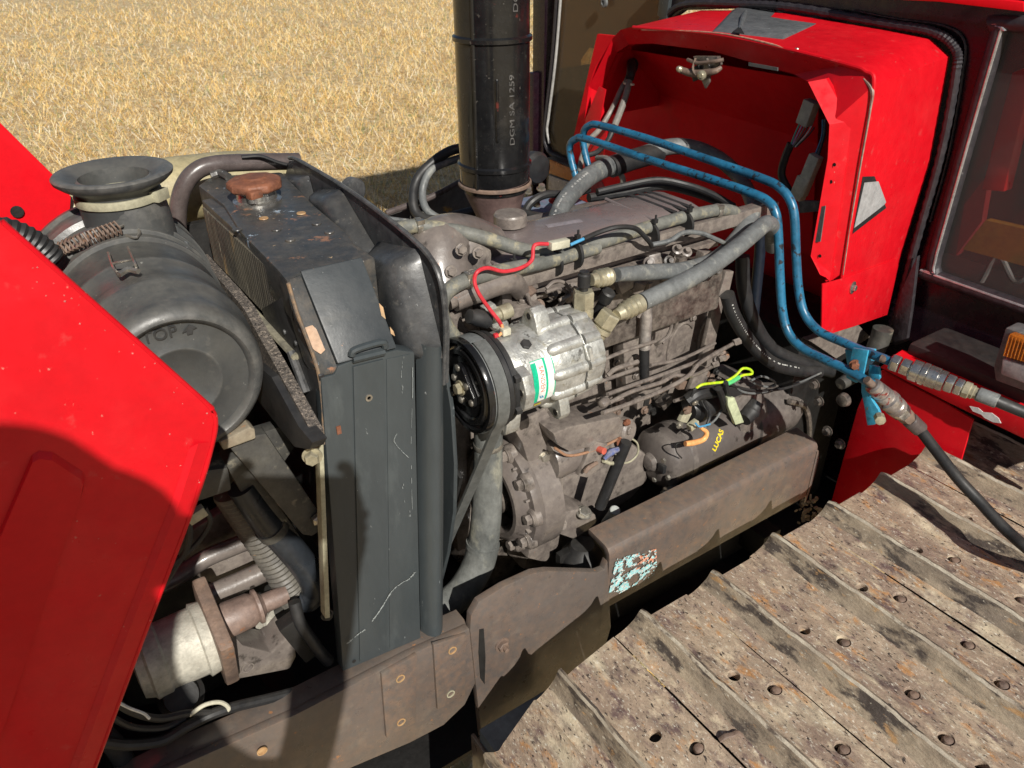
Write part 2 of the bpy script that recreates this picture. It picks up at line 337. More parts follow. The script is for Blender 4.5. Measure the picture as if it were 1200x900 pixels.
straw('stubble', 320000, gen_field, SM, .03, .10, .0011, 'dry golden wheat stubble covering the field behind the machine')
def gen_near(n):
    return np.c_[rng.uniform(-1.2, .6, n), rng.uniform(-.9, 1.2, n)]
straw('flattened_straw', 7000, gen_near, SM, .03, .08, .0015, 'flattened straw lying on the ground under the machine')
# ================================================================ SIDE FRAME
YR = -.05
t = thing('front_frame_rail', 'brown steel frame rail with two bolt pads under the radiator', 'frame rail', (-.3, YR, .85))
m = MB()
face = [(-60, 1035), (200, 903), (350, 836), (480, 768), (549, 737), (561, 735), (560, 795), (545, 826), (520, 850), (480, 871), (400, 905), (-60, 1140)]
m.prism(ats(face, y=YR), (0, .012, 0)); m.build('web', RAIL, t, .0025)
m = MB(); P = ats([(-60, 1035), (200, 903), (350, 836), (480, 768), (549, 737), (552, 735)], y=YR+.001)
P = P + [p+V((0, 0, -.008)) for p in P[::-1]]; m.prism(P, (0, .042, 0)); m.build('flange', RAIL, t, .002)
for q in ([(447, 790), (489, 767), (487, 847), (453, 865)], [(508, 756), (547, 743), (545, 814), (513, 832)]):
    m = MB(); m.prism(ats(q, y=YR-.005), (0, .006, 0)); m.build('bolt_pad', RAIL, t, .0015)
for (a, b) in ((469, 795), (470, 846), (530, 762), (528, 813), (307, 880)):
    m = MB(); o = at(a, b, y=YR-.0052); m.lathe(o, (0, -1, 0), [(0, .0066), (.0012, .0066), (.0012, .0050), (-.0005, .0048), (-.0005, 0)], 20, cap=False); m.build('bolt_hole', TAN if a != 528 else PALE, t)

t = thing('side_beam', 'long brown steel side beam with a torn sticker, beside the track', 'beam', (.4, YR, .8))
m = MB()
x0, x1 = at(712, 657, y=YR).x, at(958, 540, y=YR).x
sec = [(-.05, .730), (-.05, .838), (-.0485, .848), (-.0435, .8555), (-.036, .8585), (.004, .862), (.004, .852), (-.034, .848), (-.040, .84), (-.040, .730)]
m.prism([V((x0+.004, a, b)) for a, b in sec], (x1-x0-.012, 0, 0)); m.build('channel', RAIL, t, .0006)
m = MB(); m.prism(ats([(551, 738), (552, 722), (561, 706), (590, 688), (625, 672), (642, 669.5), (700, 671), (708, 668), (712, 657), (716, 735), (700, 790), (660, 840), (610, 870), (566, 880)], y=YR-.003), (0, .012, 0)); m.build('gusset_plate', RAIL, t, .0015)
m = MB(); P = ats([(958, 540), (964, 545), (958, 575), (950, 600)], y=YR); P = [V((x1-.012, YR, .842)), V((x1-.004, YR, .838)), V((x1+.003, YR, .82)), V((x1+.004, YR, .78)), V((x1-.004, YR, .72)), V((x1-.012, YR, .7))]
m.prism(P, (0, .01, 0)); m.build('end_lip', RAIL, t, .0015)
m = MB(); o = at(588, 755, y=YR-.003); m.bolt(o, (0, -1, 0), .009, .007, rot=.3); m.lathe(o, (0, -1, 0), [(.006, .004), (.015, .004), (.0155, .003)], 12); m.build('bolt', RUSTB, t)
m = [MB(), MB(), MB()]
A_, B_, C_, D_ = at(722, 655, y=YR-.0035), at(769, 643, y=YR-.0035), at(770, 672, y=YR-.0035), at(712, 703, y=YR-.0035)
rr = random.Random(5)
NU, NV = 64, 56
for iu in range(NU):
    for iv in range(NV):
        u, v = (iu+.5)/NU, (iv+.5)/NV
        s1 = mnoise.noise(V((u*5+3, v*6, 1)))+.75*mnoise.noise(V((u*15, v*11, 5)))+.5*mnoise.noise(V((u*38, v*30, 9)))
        th = -.05+.55*max(0, .32-u)*max(0, .35-v)*9+.30*(v > .72)*(u > .4)+.22*abs(v-.45)*(u > .45)
        if s1 < th: continue
        s2 = mnoise.noise(V((u*9+7, v*9, 2))); k_ = 2 if (u > .5 and v < .5 and s2 > .02) else (1 if mnoise.noise(V((u*20, v*24, 13))) > .12 else 0)
        q_ = []
        for du, dv in ((0, 0), (1, 0), (1, 1), (0, 1)):
            uu, vv = (iu+du)/NU, (iv+dv)/NV; w1 = mnoise.noise(V((uu*40, vv*40, 3)))*.012; w2 = mnoise.noise(V((uu*40, vv*40, 8)))*.012
            uu += w1; vv += w2; q_.append((A_*(1-uu)+B_*uu)*(1-vv)+(D_*(1-uu)+C_*uu)*vv+V((0, -.0002*k_, 0)))
        m[k_].add(q_, [(0, 1, 2, 3)])
for mm, M_ in zip(m, (LBLUE, WFLAKE, OFLAKE)): mm.build('sticker_remnant', M_, t, smooth=False, kind='stuff')
m = MB(); m.prism(ats([(562, 738), (567, 737), (569, 770), (568, 802), (563, 795), (561, 765)], y=YR-.0042), (0, .001, 0)); m.build('slot', DARK, t, smooth=False)
# frame on the far side of the engine and cross members: keeps the bay closed and black
t = thing('inner_frame', 'near-black frame members and added dark sheets closing the bay below the engine', 'frame', (.2, .5, .6))
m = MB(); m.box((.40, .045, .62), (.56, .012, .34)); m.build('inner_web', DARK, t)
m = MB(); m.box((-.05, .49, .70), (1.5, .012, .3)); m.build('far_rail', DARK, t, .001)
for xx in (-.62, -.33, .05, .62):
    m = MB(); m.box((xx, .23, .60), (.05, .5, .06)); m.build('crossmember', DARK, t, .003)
m = MB(); m.box((.05, .23, .545), (2.0, .53, .01)); m.box((-.66, .22, .80), (.012, .5, .5)); m.box((-.45, .47, .85), (.5, .012, .5)); m.box((-.33, .475, 1.20), (.30, .012, .24)); m.build('dark_sheets', DARK, t)  # added black sheets hide the field and stand in for deep shade

# ================================================================ CRAWLER TRACK
YT = -.175; PITCH = .1395; NS = 11
def ring(cx, cy, r, x0, x1, y0, y1, z, n=20):
    ang = [2*math.pi*k/n for k in range(n)]; out = []
    for a in ang:
        c, s_ = math.cos(a), math.sin(a)
        tt = min((x1-cx)/c if c > 1e-6 else 9, (x0-cx)/c if c < -1e-6 else 9, (y1-cy)/s_ if s_ > 1e-6 else 9, (y0-cy)/s_ if s_ < -1e-6 else 9)
        out.append([cx+c*tt, cy+s_*tt])
    for X in (x0, x1):
        for Y in (y0, y1):
            k = min(range(n), key=lambda i: abs((math.atan2(Y-cy, X-cx)-ang[i]+math.pi) % (2*math.pi)-math.pi)); out[k] = [X, Y]
    inn = [(cx+r*math.cos(a), cy+r*math.sin(a)) for a in ang]
    vs = [(a, b, z) for a, b in out]+[(a, b, z) for a, b in inn]+[(cx+(a-cx)*.93, cy+(b-cy)*.93, z-.0015) for a, b in inn]+[(cx+(a-cx)*.9, cy+(b-cy)*.9, z-.013) for a, b in inn]
    fs = [[L*n+i, L*n+(i+1) % n, (L+1)*n+(i+1) % n, (L+1)*n+i] for L in range(3) for i in range(n)]
    return vs, fs
XA, XB = .022, .0925                              # flat part of a shoe, measured from its grouser
HOLES = [(.040, -.140, .0088, 0), (.068, -.184, .0102, 1), (.068, -.287, .0102, 1), (.042, -.348, .0102, 1), (.042, -.392, .0088, 0)]
YL = -.58                                          # outer end
def shoe_mesh():
    m = MB(); rr = random.Random(2)
    prof = [(-.0455, -.0012), (-.036, .0002), (-.022, .006), (-.010, .0155), (-.0040, .0255), (-.0005, .0285), (.0030, .0275), (.0045, .008), (.0085, -.0015), (XA, 0)]
    ny = 60
    def wob(y): return .0007*math.sin(y*23+1)+.0006*math.sin(y*61)+.0006*math.sin(y*140)+.0004*math.sin(y*310)
    rows = []
    for j in range(ny+1):
        y = YL*j/ny; e = min(1, (j+.2)/1.4); row = []
        for a, b in prof:
            zz = b*(.86+.14*e) if b > .003 else b
            row.append((a+(wob(y)*.7 if b > .005 else 0), y, zz+(wob(y+.3)*.8 if b > .005 else wob(y*.6+a*9)*.45)))
        rows.append(row)
    n = len(prof)
    V0 = [p for r_ in rows for p in r_]
    for i in range(n-1):
        m.m = 0 if i in (0, 1, 7, 8) else (2 if i == 4 else 1)
        m.add([p for j in range(ny+1) for p in (V0[j*n+i], V0[j*n+i+1])], [[2*j, 2*j+1, 2*j+3, 2*j+2] for j in range(ny)])
    m.m = 0
    # flat plate with its holes
    cuts = sorted([(hy-.019, hy+.019, hx, hy, r) for hx, hy, r, b in HOLES], reverse=True); y = 0.0
    for a, b, hx, hy, r in cuts:
        m.add([(XA, y, 0), (XB, y, 0), (XB, b, 0), (XA, b, 0)], [(0, 1, 2, 3)]); m.add(*ring(hx, hy, r, XA, XB, a, b, 0)); y = a
    m.add([(XA, y, 0), (XB, y, 0), (XB, YL, 0), (XA, YL, 0)], [(0, 1, 2, 3)])
    # rear lip, ends and underside
    m.add([(XB, 0, 0), (XB, YL, 0), (XB+.001, YL, -.004), (XB+.001, 0, -.004), (XB-.001, YL, -.014), (XB-.001, 0, -.014)], [(0, 1, 2, 3), (3, 2, 4, 5)])
    for y in (0, YL):
        m.add([(a, y, b*(.83 if y == 0 and b > .003 else 1)) for a, b in prof]+[(XB, y, 0), (XB, y, -.014), (-.01, y, -.014), (-.0455, y, -.03)], [list(range(n+4))])
    m.add([(-.0455, 0, -.016), (-.0455, YL, -.016), (-.0455, YL, -.03), (-.0455, 0, -.03)], [(0, 1, 2, 3)])
    return m
tr = thing('crawler_track', 'rusty steel crawler track with raised grousers, beside the brown side beam', 'track', (.1, YT, .845))
first = None
sheets = []
for k in range(-3, NS):
    if k >= 0: X, Z, A = .098+PITCH*k, .845, 0
    elif k == -1: X, Z, A = -.037, .815, -.27
    elif k == -2: X, Z, A = -.150, .740, -.80
    else: X, Z, A = -.225, .628, -1.2
    if first is None:
        o = shoe_mesh().build('track_shoe', [TRK, TRKT, TRKE], tr, ang=28, up=True); first = o; bb = []
        for hx, hy, r, b in HOLES:
            if b:
                mb = MB(); mb.lathe((hx+.0024, hy-.0024, -.0125), (0, 0, 1), [(0, .0074), (.008, .0074), (.0110, .0058), (.0125, .002), (.0126, 0)], 18); q = mb.build('bolt', RUSTB, o); bb.append(q)
        kids = bb
    else:
        o = first.copy(); COL.objects.link(o); o.parent = tr; ks = []
        for q in kids:
            c = q.copy(); COL.objects.link(c); c.parent = o; c.matrix_parent_inverse = Matrix(); ks.append(c)
    o.matrix_parent_inverse = tr.matrix_basis.inverted()
    o.location = (X, YT+rr.uniform(-.003, .003), Z+rr.uniform(-.0012, .0012)); o.rotation_euler = (rr.uniform(-.006, .006), A, rr.uniform(-.004, .004)); sheets.append(o)
for q in kids: q.matrix_parent_inverse = Matrix()
m = MB(); m.box((.80, YT-.30, .795), (1.55, .34, .06)); m.box((.8, YT-.16, .77), (1.5, .03, .08)); m.build('track_chain', DARK, tr, .004)
m = MB(); q = at(853, 862, z=.848); m.tube([q+V((-.012, .002, -.002)), q+V((-.005, .0, .003)), q+V((.004, -.003, .002)), q+V((.010, -.006, .004)), q+V((.016, -.014, -.002))], .0035, 8, 5, flat=.6); m.build('seam_clip', RUSTB, tr)
t = thing('track_idler_frame', 'black stepped track frame end in shadow below the gusset plate', 'track frame', (0, -.15, .6))
m = MB(); m.box((-.045, -.135, .62), (.16, .09, .12)); m.build('frame_box', GBLUE, t, .003)
m = MB(); m.box((-.035, -.22, .60), (.13, .07, .10)); m.build('step_block', GBLUE, t, .003)
m = MB(); m.box((-.128, -.175, .585), (.006, .20, .14)); m.build('face_plate', RAIL, t, .002)
m = MB(); m.box((.3, -.30, .62), (.5, .22, .12)); m.build('roller_frame', DARK, t, .003)
mb = MB(); mb.lathe((-.02, -.33, .60), (0, 1, 0), [(0, .14), (.02, .15), (.04, .15), (.06, .14)], 40); mb.build('idler_wheel', DARK, t)

# ================================================================ RADIATOR
t = thing('radiator', 'black steel radiator with a rusty cap and a tall grey side panel', 'radiator', (-.25, .2, .87))
YP = -.03
m = MB(); m.prism(ats([(376, 443), (392, 439), (396, 429), (412, 423), (465, 410), (486, 413), (489, 560), (493, 748), (402, 787), (400, 760)], y=YP), (0, .02, 0)); sp = m.build('side_panel', BLKP, t, .002)
m = MB(); m.prism(ats([(414, 430), (450, 421), (454, 762), (422, 776)], y=YP-.0025), (0, .003, 0)); m.build('raised_strip', BLKP, sp, .0015)
m = MB(); m.prism(ats([(453, 421), (481, 415), (486, 749), (457, 761)], y=YP-.001), (0, .002, 0)); m.build('raised_strip', BLKP, sp, .0008)
m = MB(); m.tube(ats([(412, 417), (416, 410), (447, 401), (452, 407)], y=YP-.003), .004, 8, 4); m.tube(ats([(413, 421), (450, 412)], y=YP-.002), .0045, 8, 1); m.build('panel_lip', BLKP, sp)
m = MB(); m.box(at(397, 504, y=YP-.001), (.005, .002, .010)); m.build('slot', RUSTY, sp, smooth=False)
m = MB(); m.lathe(at(432, 466, y=YP-.0026), (0, -1, 0), [(0, .0045), (.0014, .0042), (.0014, .0022), (0, .002)], 14); m.build('rivet', STEEL, sp)
m = MB(); m.lathe(at(415, 775, y=YP-.0012), (0, -1, 0), [(0, .0028), (.0004, .0001)], 10); m.build('hole', DARK, sp)
m = MB()   # scratches through the paint
def stroke(m, pts, wd, y, jit=.0008, sk=.25):
    P = spline(ats(pts, y=y), 8)
    for i in range(len(P)-1):
        if rr.random() < sk: continue
        d = (P[i+1]-P[i]); nrm = V((-d.z, 0, d.x)).normalized()*wd*rr.uniform(.3, 1.2); j = V((rr.uniform(-jit, jit), 0, rr.uniform(-jit, jit)))
        m.add([P[i]+nrm+j, P[i+1]+nrm+j, P[i+1]-nrm+j, P[i]-nrm+j], [(0, 1, 2, 3)])
stroke(m, [(487, 670), (480, 678), (462, 690), (446, 714), (436, 728)], .0010, YP-.0045, .0005, .1); stroke(m, [(428, 738), (420, 743), (406, 755)], .0012, YP-.0045, .0006, .1)
stroke(m, [(465, 508), (462, 517), (470, 528), (479, 536)], .0004, YP-.0045, .0003, .1); stroke(m, [(484, 430), (482, 520), (482, 560), (484, 620)], .0003, YP-.0045, .0004, .55)
stroke(m, [(473, 418), (471, 440), (472, 460)], .0003, YP-.0045, .001, .5); stroke(m, [(470, 560), (474, 580), (478, 600), (480, 618)], .0004, YP-.0045, .003, .6)
m.build('scratch', mat('bare_scratch', (.30, .33, .33), None, .5, bump=0), sp, smooth=False, kind='stuff')
ZT = 1.392
m = MB(); A = [at(352, 319, z=ZT), at(424, 303, z=ZT), at(465, 409, y=YP-.001), at(396, 428, y=YP-.001)]
m.prism([p+V((0, -.001, .002)) for p in A], (0, .03, -.016)); cv = m.build('tank_cover', BLKC, t, .002)
m = MB(); B = [at(336, 328, z=ZT), at(353, 322, z=ZT), at(396, 430, y=YP), at(392, 438, y=YP), at(376, 441, y=YP+.001), at(366, 423, y=YP+.006)]
m.prism(B, (.0, .03, -.014)); m.build('corner_flange', BLKR, t, .003)
m = MB(); top = [(232, 217), (248, 206), (330, 201), (368, 240), (410, 275), (426, 304), (352, 319), (336, 330), (325, 316), (282, 272), (262, 240)]
P = ats(top, z=ZT); m.prism(P, (0, 0, -.05)); m.build('top_tank', BLKR, t, .004)
# front of the tank, ribbed and dusty, then its bright lower rim
XF = -.258
fy0, fy1 = at(338, 330, x=XF).y, at(233, 220, x=XF).y
m = MB(); m.box((XF+.05, (fy0+fy1)/2, 1.345), (.10, fy1-fy0, .085)); m.build('tank_front', BLKR, t, .003)
FIN = mat('dusty_fins', (.13, .115, .085), (.065, .058, .05), .55, scale=40, bump=.5, bscale=100, spots=[((.36, .24, .11), 26, .58, .1), ((.03, .03, .03), 34, .58, .1), ((.40, .36, .27), 60, .64, .06)], stretch=(1, 1, .2))
m = MB()
for i in range(40):
    yy = fy0+.012+i*(fy1-fy0-.022)/39; m.box((XF-.0012, yy, 1.342), (.0024, .0062, .074))
m.build('fin', FIN, t, smooth=False, kind='stuff')
m = MB(); m.tube([V((XF-.006, fy0-.004, 1.297)), V((XF-.008, (fy0+fy1)/2, 1.299)), V((XF-.006, fy1, 1.300))], .0055, 8, 3, flat=.6); m.build('lower_rim', mat('dusty_rim', (.34, .31, .22), (.16, .15, .12), .5, scale=40, bump=.3), t)
m = MB(); m.box((XF+.03, (fy0+fy1)/2, 1.285), (.06, fy1-fy0, .02)); m.build('lower_tray', DARK, t)
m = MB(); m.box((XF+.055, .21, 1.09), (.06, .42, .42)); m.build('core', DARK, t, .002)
# bracket plate on the corner, slotted
PLT = mat('black_bracket_plate', (.024, .024, .025), (.035, .034, .033), .5, scale=20, bump=.1)
m = MB(); q = [(306, 362), (336, 345), (352, 392), (374, 441), (376, 512), (362, 503), (344, 458), (322, 405)]
m.prism(ats(q, x=XF-.004), (.006, 0, 0)); m.build('corner_bracket', PLT, t, .001)
m = MB(); m.tube(ats([(341, 412), (350, 436), (359, 460)], x=XF-.008), .005, 8, 3); m.build('slot_rod', BLK, t)
for q in ((334, 389), (347, 402)):
    m = MB(); m.lathe(at(*q, x=XF-.004), (-1, 0, 0), [(0, .003), (.002, .003), (.002, .001)], 10); m.build('rivet', BLK, t)
m = MB(); m.tube(ats([(338, 332), (348, 366), (358, 392), (372, 432), (378, 470), (380, 520)], y=YP+.004), .002, 6, 4); m.build('edge_seam', mat('worn_edge', (.3, .2, .12), (.12, .11, .1), .5, scale=80), t)
m = MB(); m.prism(ats([(357, 383), (367, 389), (372, 410), (366, 416), (354, 405)], y=YP-.012), (0, .003, 0))
m = MB()
chip = [(361, 388), (368, 396), (371, 398), (371, 411), (384, 414), (376, 404)]
for q in ([(357, 384), (366, 381), (371, 386), (376, 398), (381, 410), (376, 415), (368, 410), (361, 401)],):
    a, b, c = B[1], B[2], B[4]; n_ = (b-a).cross(c-a).normalized(); m.add([onplane(*u, a+n_*.0040*(1 if n_.z > 0 else -1), n_) for u in q], [list(range(len(q)))])
m.build('bare_patch', mat('bare_filler', (.46, .30, .19), (.4, .25, .15), .6, scale=60), t, smooth=False)
ww = [(440, 362), (448, 366), (450, 378), (444, 372)]
m = MB(); a, b, c = A[0], A[1], A[2]; n_ = (b-a).cross(c-a).normalized(); n_ = n_ if n_.z > 0 else -n_
for q in ([(444, 355), (449, 360), (452, 374), (447, 370)], [(457, 383), (461, 388), (463, 394), (458, 391)]): m.add([onplane(*u, a+n_*.0026, n_) for u in q], [list(range(len(q)))])
m.build('bare_patch', TAN, t, smooth=False)
for q in ((309, 256), (278, 261+8), (324, 269), (340, 281), (371, 262), (386, 272), (353, 250)):
    m = MB(); m.lathe(at(*q, z=ZT+.0005), (0, 0, 1), [(0, .006), (.001, .0055), (.0012, .002)], 14); m.build('plug', TAN if q[0] in (309, 353) else BLKR, t)
# cap
c = at(302, 236, z=ZT); c2_ = at(302, 214, z=ZT+.026)
c = V((c.x, c.y, ZT))
m = MB(); m.lathe(c, (0, 0, 1), [(0, .031), (.003, .031), (.005, .026), (.014, .025), (.017, .031), (.020, .031)], 30); m.build('filler_neck', CHROME, t)
m = MB(); m.lathe(c+V((0, 0, .017)), (0, 0, 1), [(0, .033), (.003, .036), (.010, .035), (.013, .031), (.0145, .018), (.0165, .016), (.0168, 0)], 9); cp = m.build('radiator_cap', RUSTY, t, .002)
m = MB(); m.box(c+V((-.012, -.033, .020)), (.018, .012, .010), Quaternion((0, 0, 1), .3)); m.build('cap_tab', RUSTY, cp, .002)
m = MB(); m.tube(pth([(268, 208, ZT+.004), (258, 203, ZT+.006), (247, 206, ZT+.004)], 'z'), .006, 8, 4); m.build('overflow_pipe', BLKR, t)
m = MB(); q = [(366, 508), (371, 505), (379, 513), (387, 724), (381, 725), (374, 520)]
m.prism(ats(q, y=YP-.012), (0, .014, 0)); m.build('edge_bracket', PALE, t, .001)
m = MB(); m.bolt(at(366, 534, y=YP-.02), (-.5, -1, 0), .008, .008); m.build('bracket_bolt', BRASS, t)

t = thing('condenser', 'dusty mesh condenser screen in front of the radiator with a black frame', 'condenser', (-.30, .2, .9))
XC = -.292
m = MB(); m.prism(ats([(232, 300), (268, 340), (286, 362), (366, 508), (366, 520), (352, 514), (292, 445), (256, 400), (222, 345)], x=XC), (.012, 0, 0)); m.build('mesh_screen', MESH, t)
m = MB(); a = ats([(292, 430), (302, 428), (318, 442), (350, 500), (366, 519), (362, 527), (345, 524), (296, 462)], x=XC-.008); m.prism(a, (.016, 0, 0)); m.build('frame_bar', PLT, t, .001)

t = thing('fan_shroud', 'black pressed steel fan shroud with three bulges behind the radiator', 'fan shroud', (-.12, .1, 1.1))
XS = -.118
m = MB(); q = [(339, 185), (350, 188), (395, 214), (430, 238), (472, 271), (497, 294), (511, 315), (519, 345), (522, 390), (521, 450), (500, 450), (470, 420), (440, 330), (410, 280), (366, 244), (334, 205)]
m.prism(ats(q, x=XS), (.006, 0, 0)); m.build('shroud_plate', BLK, t, .0015)
m = MB(); m.tube(ats([(339, 185), (350, 188), (395, 214), (430, 238), (472, 271), (497, 294), (511, 315), (519, 345), (522, 390), (520, 450)], x=XS), .0028, 8, 5); m.build('rolled_rim', BLK, t)
for q, h in (([(331, 203), (356, 203), (372, 243), (348, 226)], .022), ([(371, 222), (388, 220), (444, 300), (446, 345)], .035), ([(440, 284), (482, 288), (513, 335), (470, 415)], .045)):
    pass
def patch(q, h, name='bulge'):
    m = MB(); m.pillow(ats(q, x=XS-.0005), h, 16, 4.5); m.build(name, BLK, t, ang=80)
patch([(332, 203), (362, 206), (372, 243), (336, 232)], .018)
patch([(370, 222), (400, 222), (446, 300), (420, 318)], .030)
patch([(443, 283), (490, 292), (521, 420), (478, 430)], .040)
P0 = ats([(487, 400), (489, 560), (493, 742)], y=YP+.012); P1 = ats([(516, 395), (517, 560), (516, 728)], y=YP+.018)
m = MB(); n = 9; vs = []
for j in range(3):
    for i in range(n):
        u = i/(n-1); p = P0[j]*(1-u)+P1[j]*u; vs.append(p+V((0, -.024*math.sin(math.pi*u)**.6, 0)))
m.add(vs, [[j*n+i, j*n+i+1, (j+1)*n+i+1, (j+1)*n+i] for j in range(2) for i in range(n-1)]); m.build('side_flange', BLKP, t, ang=60)
m = MB(); m.prism(ats([(512, 380), (520, 430), (528, 480), (532, 545), (531, 600), (524, 648), (516, 680), (508, 690), (508, 400)], x=-.085), (.006, 0, 0)); m.build('fan_ring', BLKP, t, .001)

# ================================================================ FAN SIDE DARK BODY / ENGINE BLOCK
t = thing('fan', 'black cooling fan hidden in the gap behind the radiator', 'fan', (-.07, .2, 1.05))
m = MB(); m.lathe((-.085, .22, 1.06), (1, 0, 0), [(0, .05), (.05, .05)], 24); m.build('hub', DARK, t)
for k in range(6):
    a = k*math.pi/3+.3; m = MB(); m.box((-.06, .22+.11*math.cos(a), 1.06+.11*math.sin(a)), (.006, .14, .06), Quaternion((1, 0, 0), a) @ Quaternion((0, 1, 0), .0)); m.build('blade', DARK, t, .001)
# ================================================================ AIR CLEANER
AC = V((-.389, .047, 1.324))
t = thing('air_cleaner', 'round grey-black plastic air cleaner with TOP on its end cap, beside the open hood', 'air cleaner', (AC.x, .1, AC.z))
m = MB(); m.lathe(AC+V((0, -.052, 0)), (0, 1, 0), [(0, .0001), (0, .034), (-.0015, .036), (-.0015, .038), (0, .040), (.0005, .064), (-.003, .065), (-.006, .069), (-.0055, .073), (0, .0785), (.006, .081), (.012, .082), (.045, .083), (.050, .087), (.058, .088)], 72, cap=False); cap_ = m.build('end_cap', PLAS, t, ang=40)
m = MB(); m.lathe(AC+V((0, 0, 0)), (0, 1, 0), [(.006, .087), (.020, .0875), (.026, .085), (.060, .086), (.064, .089), (.070, .089), (.074, .087), (.120, .090), (.124, .094), (.130, .094), (.133, .091), (.143, .092), (.146, .096), (.152, .096), (.155, .093), (.165, .094), (.168, .098), (.174, .098), (.177, .095), (.190, .096), (.193, .102), (.206, .103), (.210, .099), (.232, .100), (.236, .104), (.246, .103), (.262, .092), (.275, .06), (.275, .0001)], 72, cap=False); m.build('housing', PLAS, t, ang=40)
vs, fs = text_mesh('TOP', .0165, .0006)
c = at(187, 393, y=-.0062)
m = MB(); R_ = Matrix.Rotation(math.radians(12), 3, 'Y').inverted()
def onface(p, c, a): ca, sa = math.cos(a), math.sin(a); return V((c.x+p.x*ca-p.y*sa, c.y-p.z, c.z+p.x*sa+p.y*ca))
m.add([onface(p, c, -.0) for p in vs], fs); m.build('lettering', mat('moulded_letter', (.035, .036, .037), None, .5), cap_)
m = MB(); c = at(222, 387, y=-.0062); m.prism([c+V(p) for p in ((.001, 0, .006), (.007, 0, .001), (.003, 0, .0), (.002, 0, -.004), (-.003, 0, -.004), (-.003, 0, .0), (-.007, 0, -.001))], (0, -.0008, 0)); m.build('arrow', mat('moulded_arrow', (.035, .036, .037), None, .5), cap_)
def ac(px, py, r=.085):
    r += .008
    return oncyl(px, py, AC, 1, r)
def ac_old(px, py, r=.085): return oncyl(px, py, AC, 1, r)
m = MB(); P = spline([ac(50, 318, .093), ac(66, 296, .095), (ac(100, 280, .095)), ac(140, 266, .093)], 40); pts = []
for i in range(len(P)-1):
    T = (P[i+1]-P[i]).normalized(); u = (P[i]-V((AC.x, P[i].y, AC.z))).normalized(); u = (u-T*u.dot(T)).normalized(); w_ = T.cross(u); a = i/len(P)*24*2*math.pi
    pts.append(P[i]+u*math.cos(a)*.0075+w_*math.sin(a)*.0075)
m.tube(pts, .0012, 5, 1); m.build('coil_spring', RUSTB, t)
m = MB(); m.tube([ac(140, 266, .093), ac(152, 263, .089), ac(163, 270, .087), ac(160, 278, .087), ac(148, 276, .087)], .0016, 6, 5); m.tube([ac(50, 318, .093), ac(58, 326, .089), ac(72, 330, .087)], .0016, 6, 5); m.build('spring_hook', STEEL, t)
m = MB()
m.tube([ac(127, 296, .086), ac(132, 312, .092), ac(139, 322, .088)], .0013, 6, 5); m.tube([ac(150, 290, .087), ac(157, 306, .093), ac(160, 314, .088)], .0013, 6, 5); m.tube([ac(132, 309, .092), ac(145, 306, .094), ac(157, 304, .092)], .0013, 6, 4)
m.tube([ac(139, 322, .088), ac(150, 316, .087), ac(162, 318, .086)], .003, 6, 4); m.build('wire_clip', STEEL, t)
fz = 1.470; c = at(132, 202, z=fz); ax = V((.0, 0, 1))
cx, cy = c.x, c.y
m = MB(); m.lathe((cx, cy, 0), ax, [(fz-.004, .062), (fz, .063), (fz+.002, .061), (fz+.002, .054), (fz-.003, .044), (fz-.006, .040), (fz-.004, .037), (fz-.020, .036), (fz-.07, .034), (fz-.07, .0001)], 48, cap=False)
m.lathe((cx, cy, 0), ax, [(fz-.004, .062), (fz-.010, .055), (fz-.016, .045), (fz-.019, .043), (fz-.060, .043)], 48, cap=False); m.build('inlet_funnel', PLAS, t, ang=50)
m = MB(); m.lathe((cx, cy, 0), ax, [(fz-.030, .0445), (fz-.030, .046), (fz-.021, .046), (fz-.021, .0445)], 48); m.box((cx+.036, cy-.030, fz-.024), (.02, .014, .012), Quaternion((0, 0, 1), .7)); m.build('hose_clamp', PALE, t, .0008)
m = MB(); m.lathe((cx+.004, cy, 0), ax, [(fz-.16, .050), (fz-.075, .047), (fz-.05, .0455), (fz-.032, .0435)], 40); m.build('inlet_neck', PLAS, t)
m = MB(); P = spline(pth([(-30, 268, .16), (10, 272, .16), (40, 286, .16), (62, 305, .16)]), 8); m.tube(P, [.013+.0016*(i % 2) for i in range(len(P))], 12, 1); m.build('outlet_hose', RUB, t)
t = thing('oil_tank', 'beige rounded oil tank behind the air cleaner funnel', 'tank', (-.2, .6, 1.2))
m = MB(); m.tube(pth([(60, 265, .55), (130, 238, .55), (215, 222, .55), (300, 213, .55), (352, 225, .55), (372, 250, .55)]), [.045, .05, .05, .048, .044, .03], 24, 8); m.build('tank_body', GOLD, t)
t = thing('coolant_pipe', 'dark brown bent pipe running behind the radiator cap', 'pipe', (-.25, .45, 1.3))
m = MB(); m.tube(pth([(212, 300, .44), (208, 262, .44), (212, 228, .44), (226, 204, .44), (250, 193, .44), (300, 190, .44), (350, 189, .44)]), .0125, 16, 8); m.build('pipe', BPIPE, t)
m = MB(); m.tube(pth([(283, 184, .43), (305, 183, .425), (325, 190, .42), (345, 195, .42)]), .005, 8, 5, flat=.5); m.build('strap', RUB, t)
t = thing('radiator_ear', 'small black bracket ear standing beside the field edge of the shroud', 'bracket', (0, .5, 1.2))
m = MB(); m.lathe(at(410, 222, y=.30), (.3, -1, 0), [(0, .018), (.012, .018), (.014, .012)], 24); m.build('ear', BLK, t)
m = MB(); m.tube(pth([(218, 285, .2), (216, 320, .16), (222, 350, .12)]), .0035, 8, 5); tag(m.build('breather_tube', HOSE), 'thin grey tube curving down between air cleaner and radiator', 'tube')

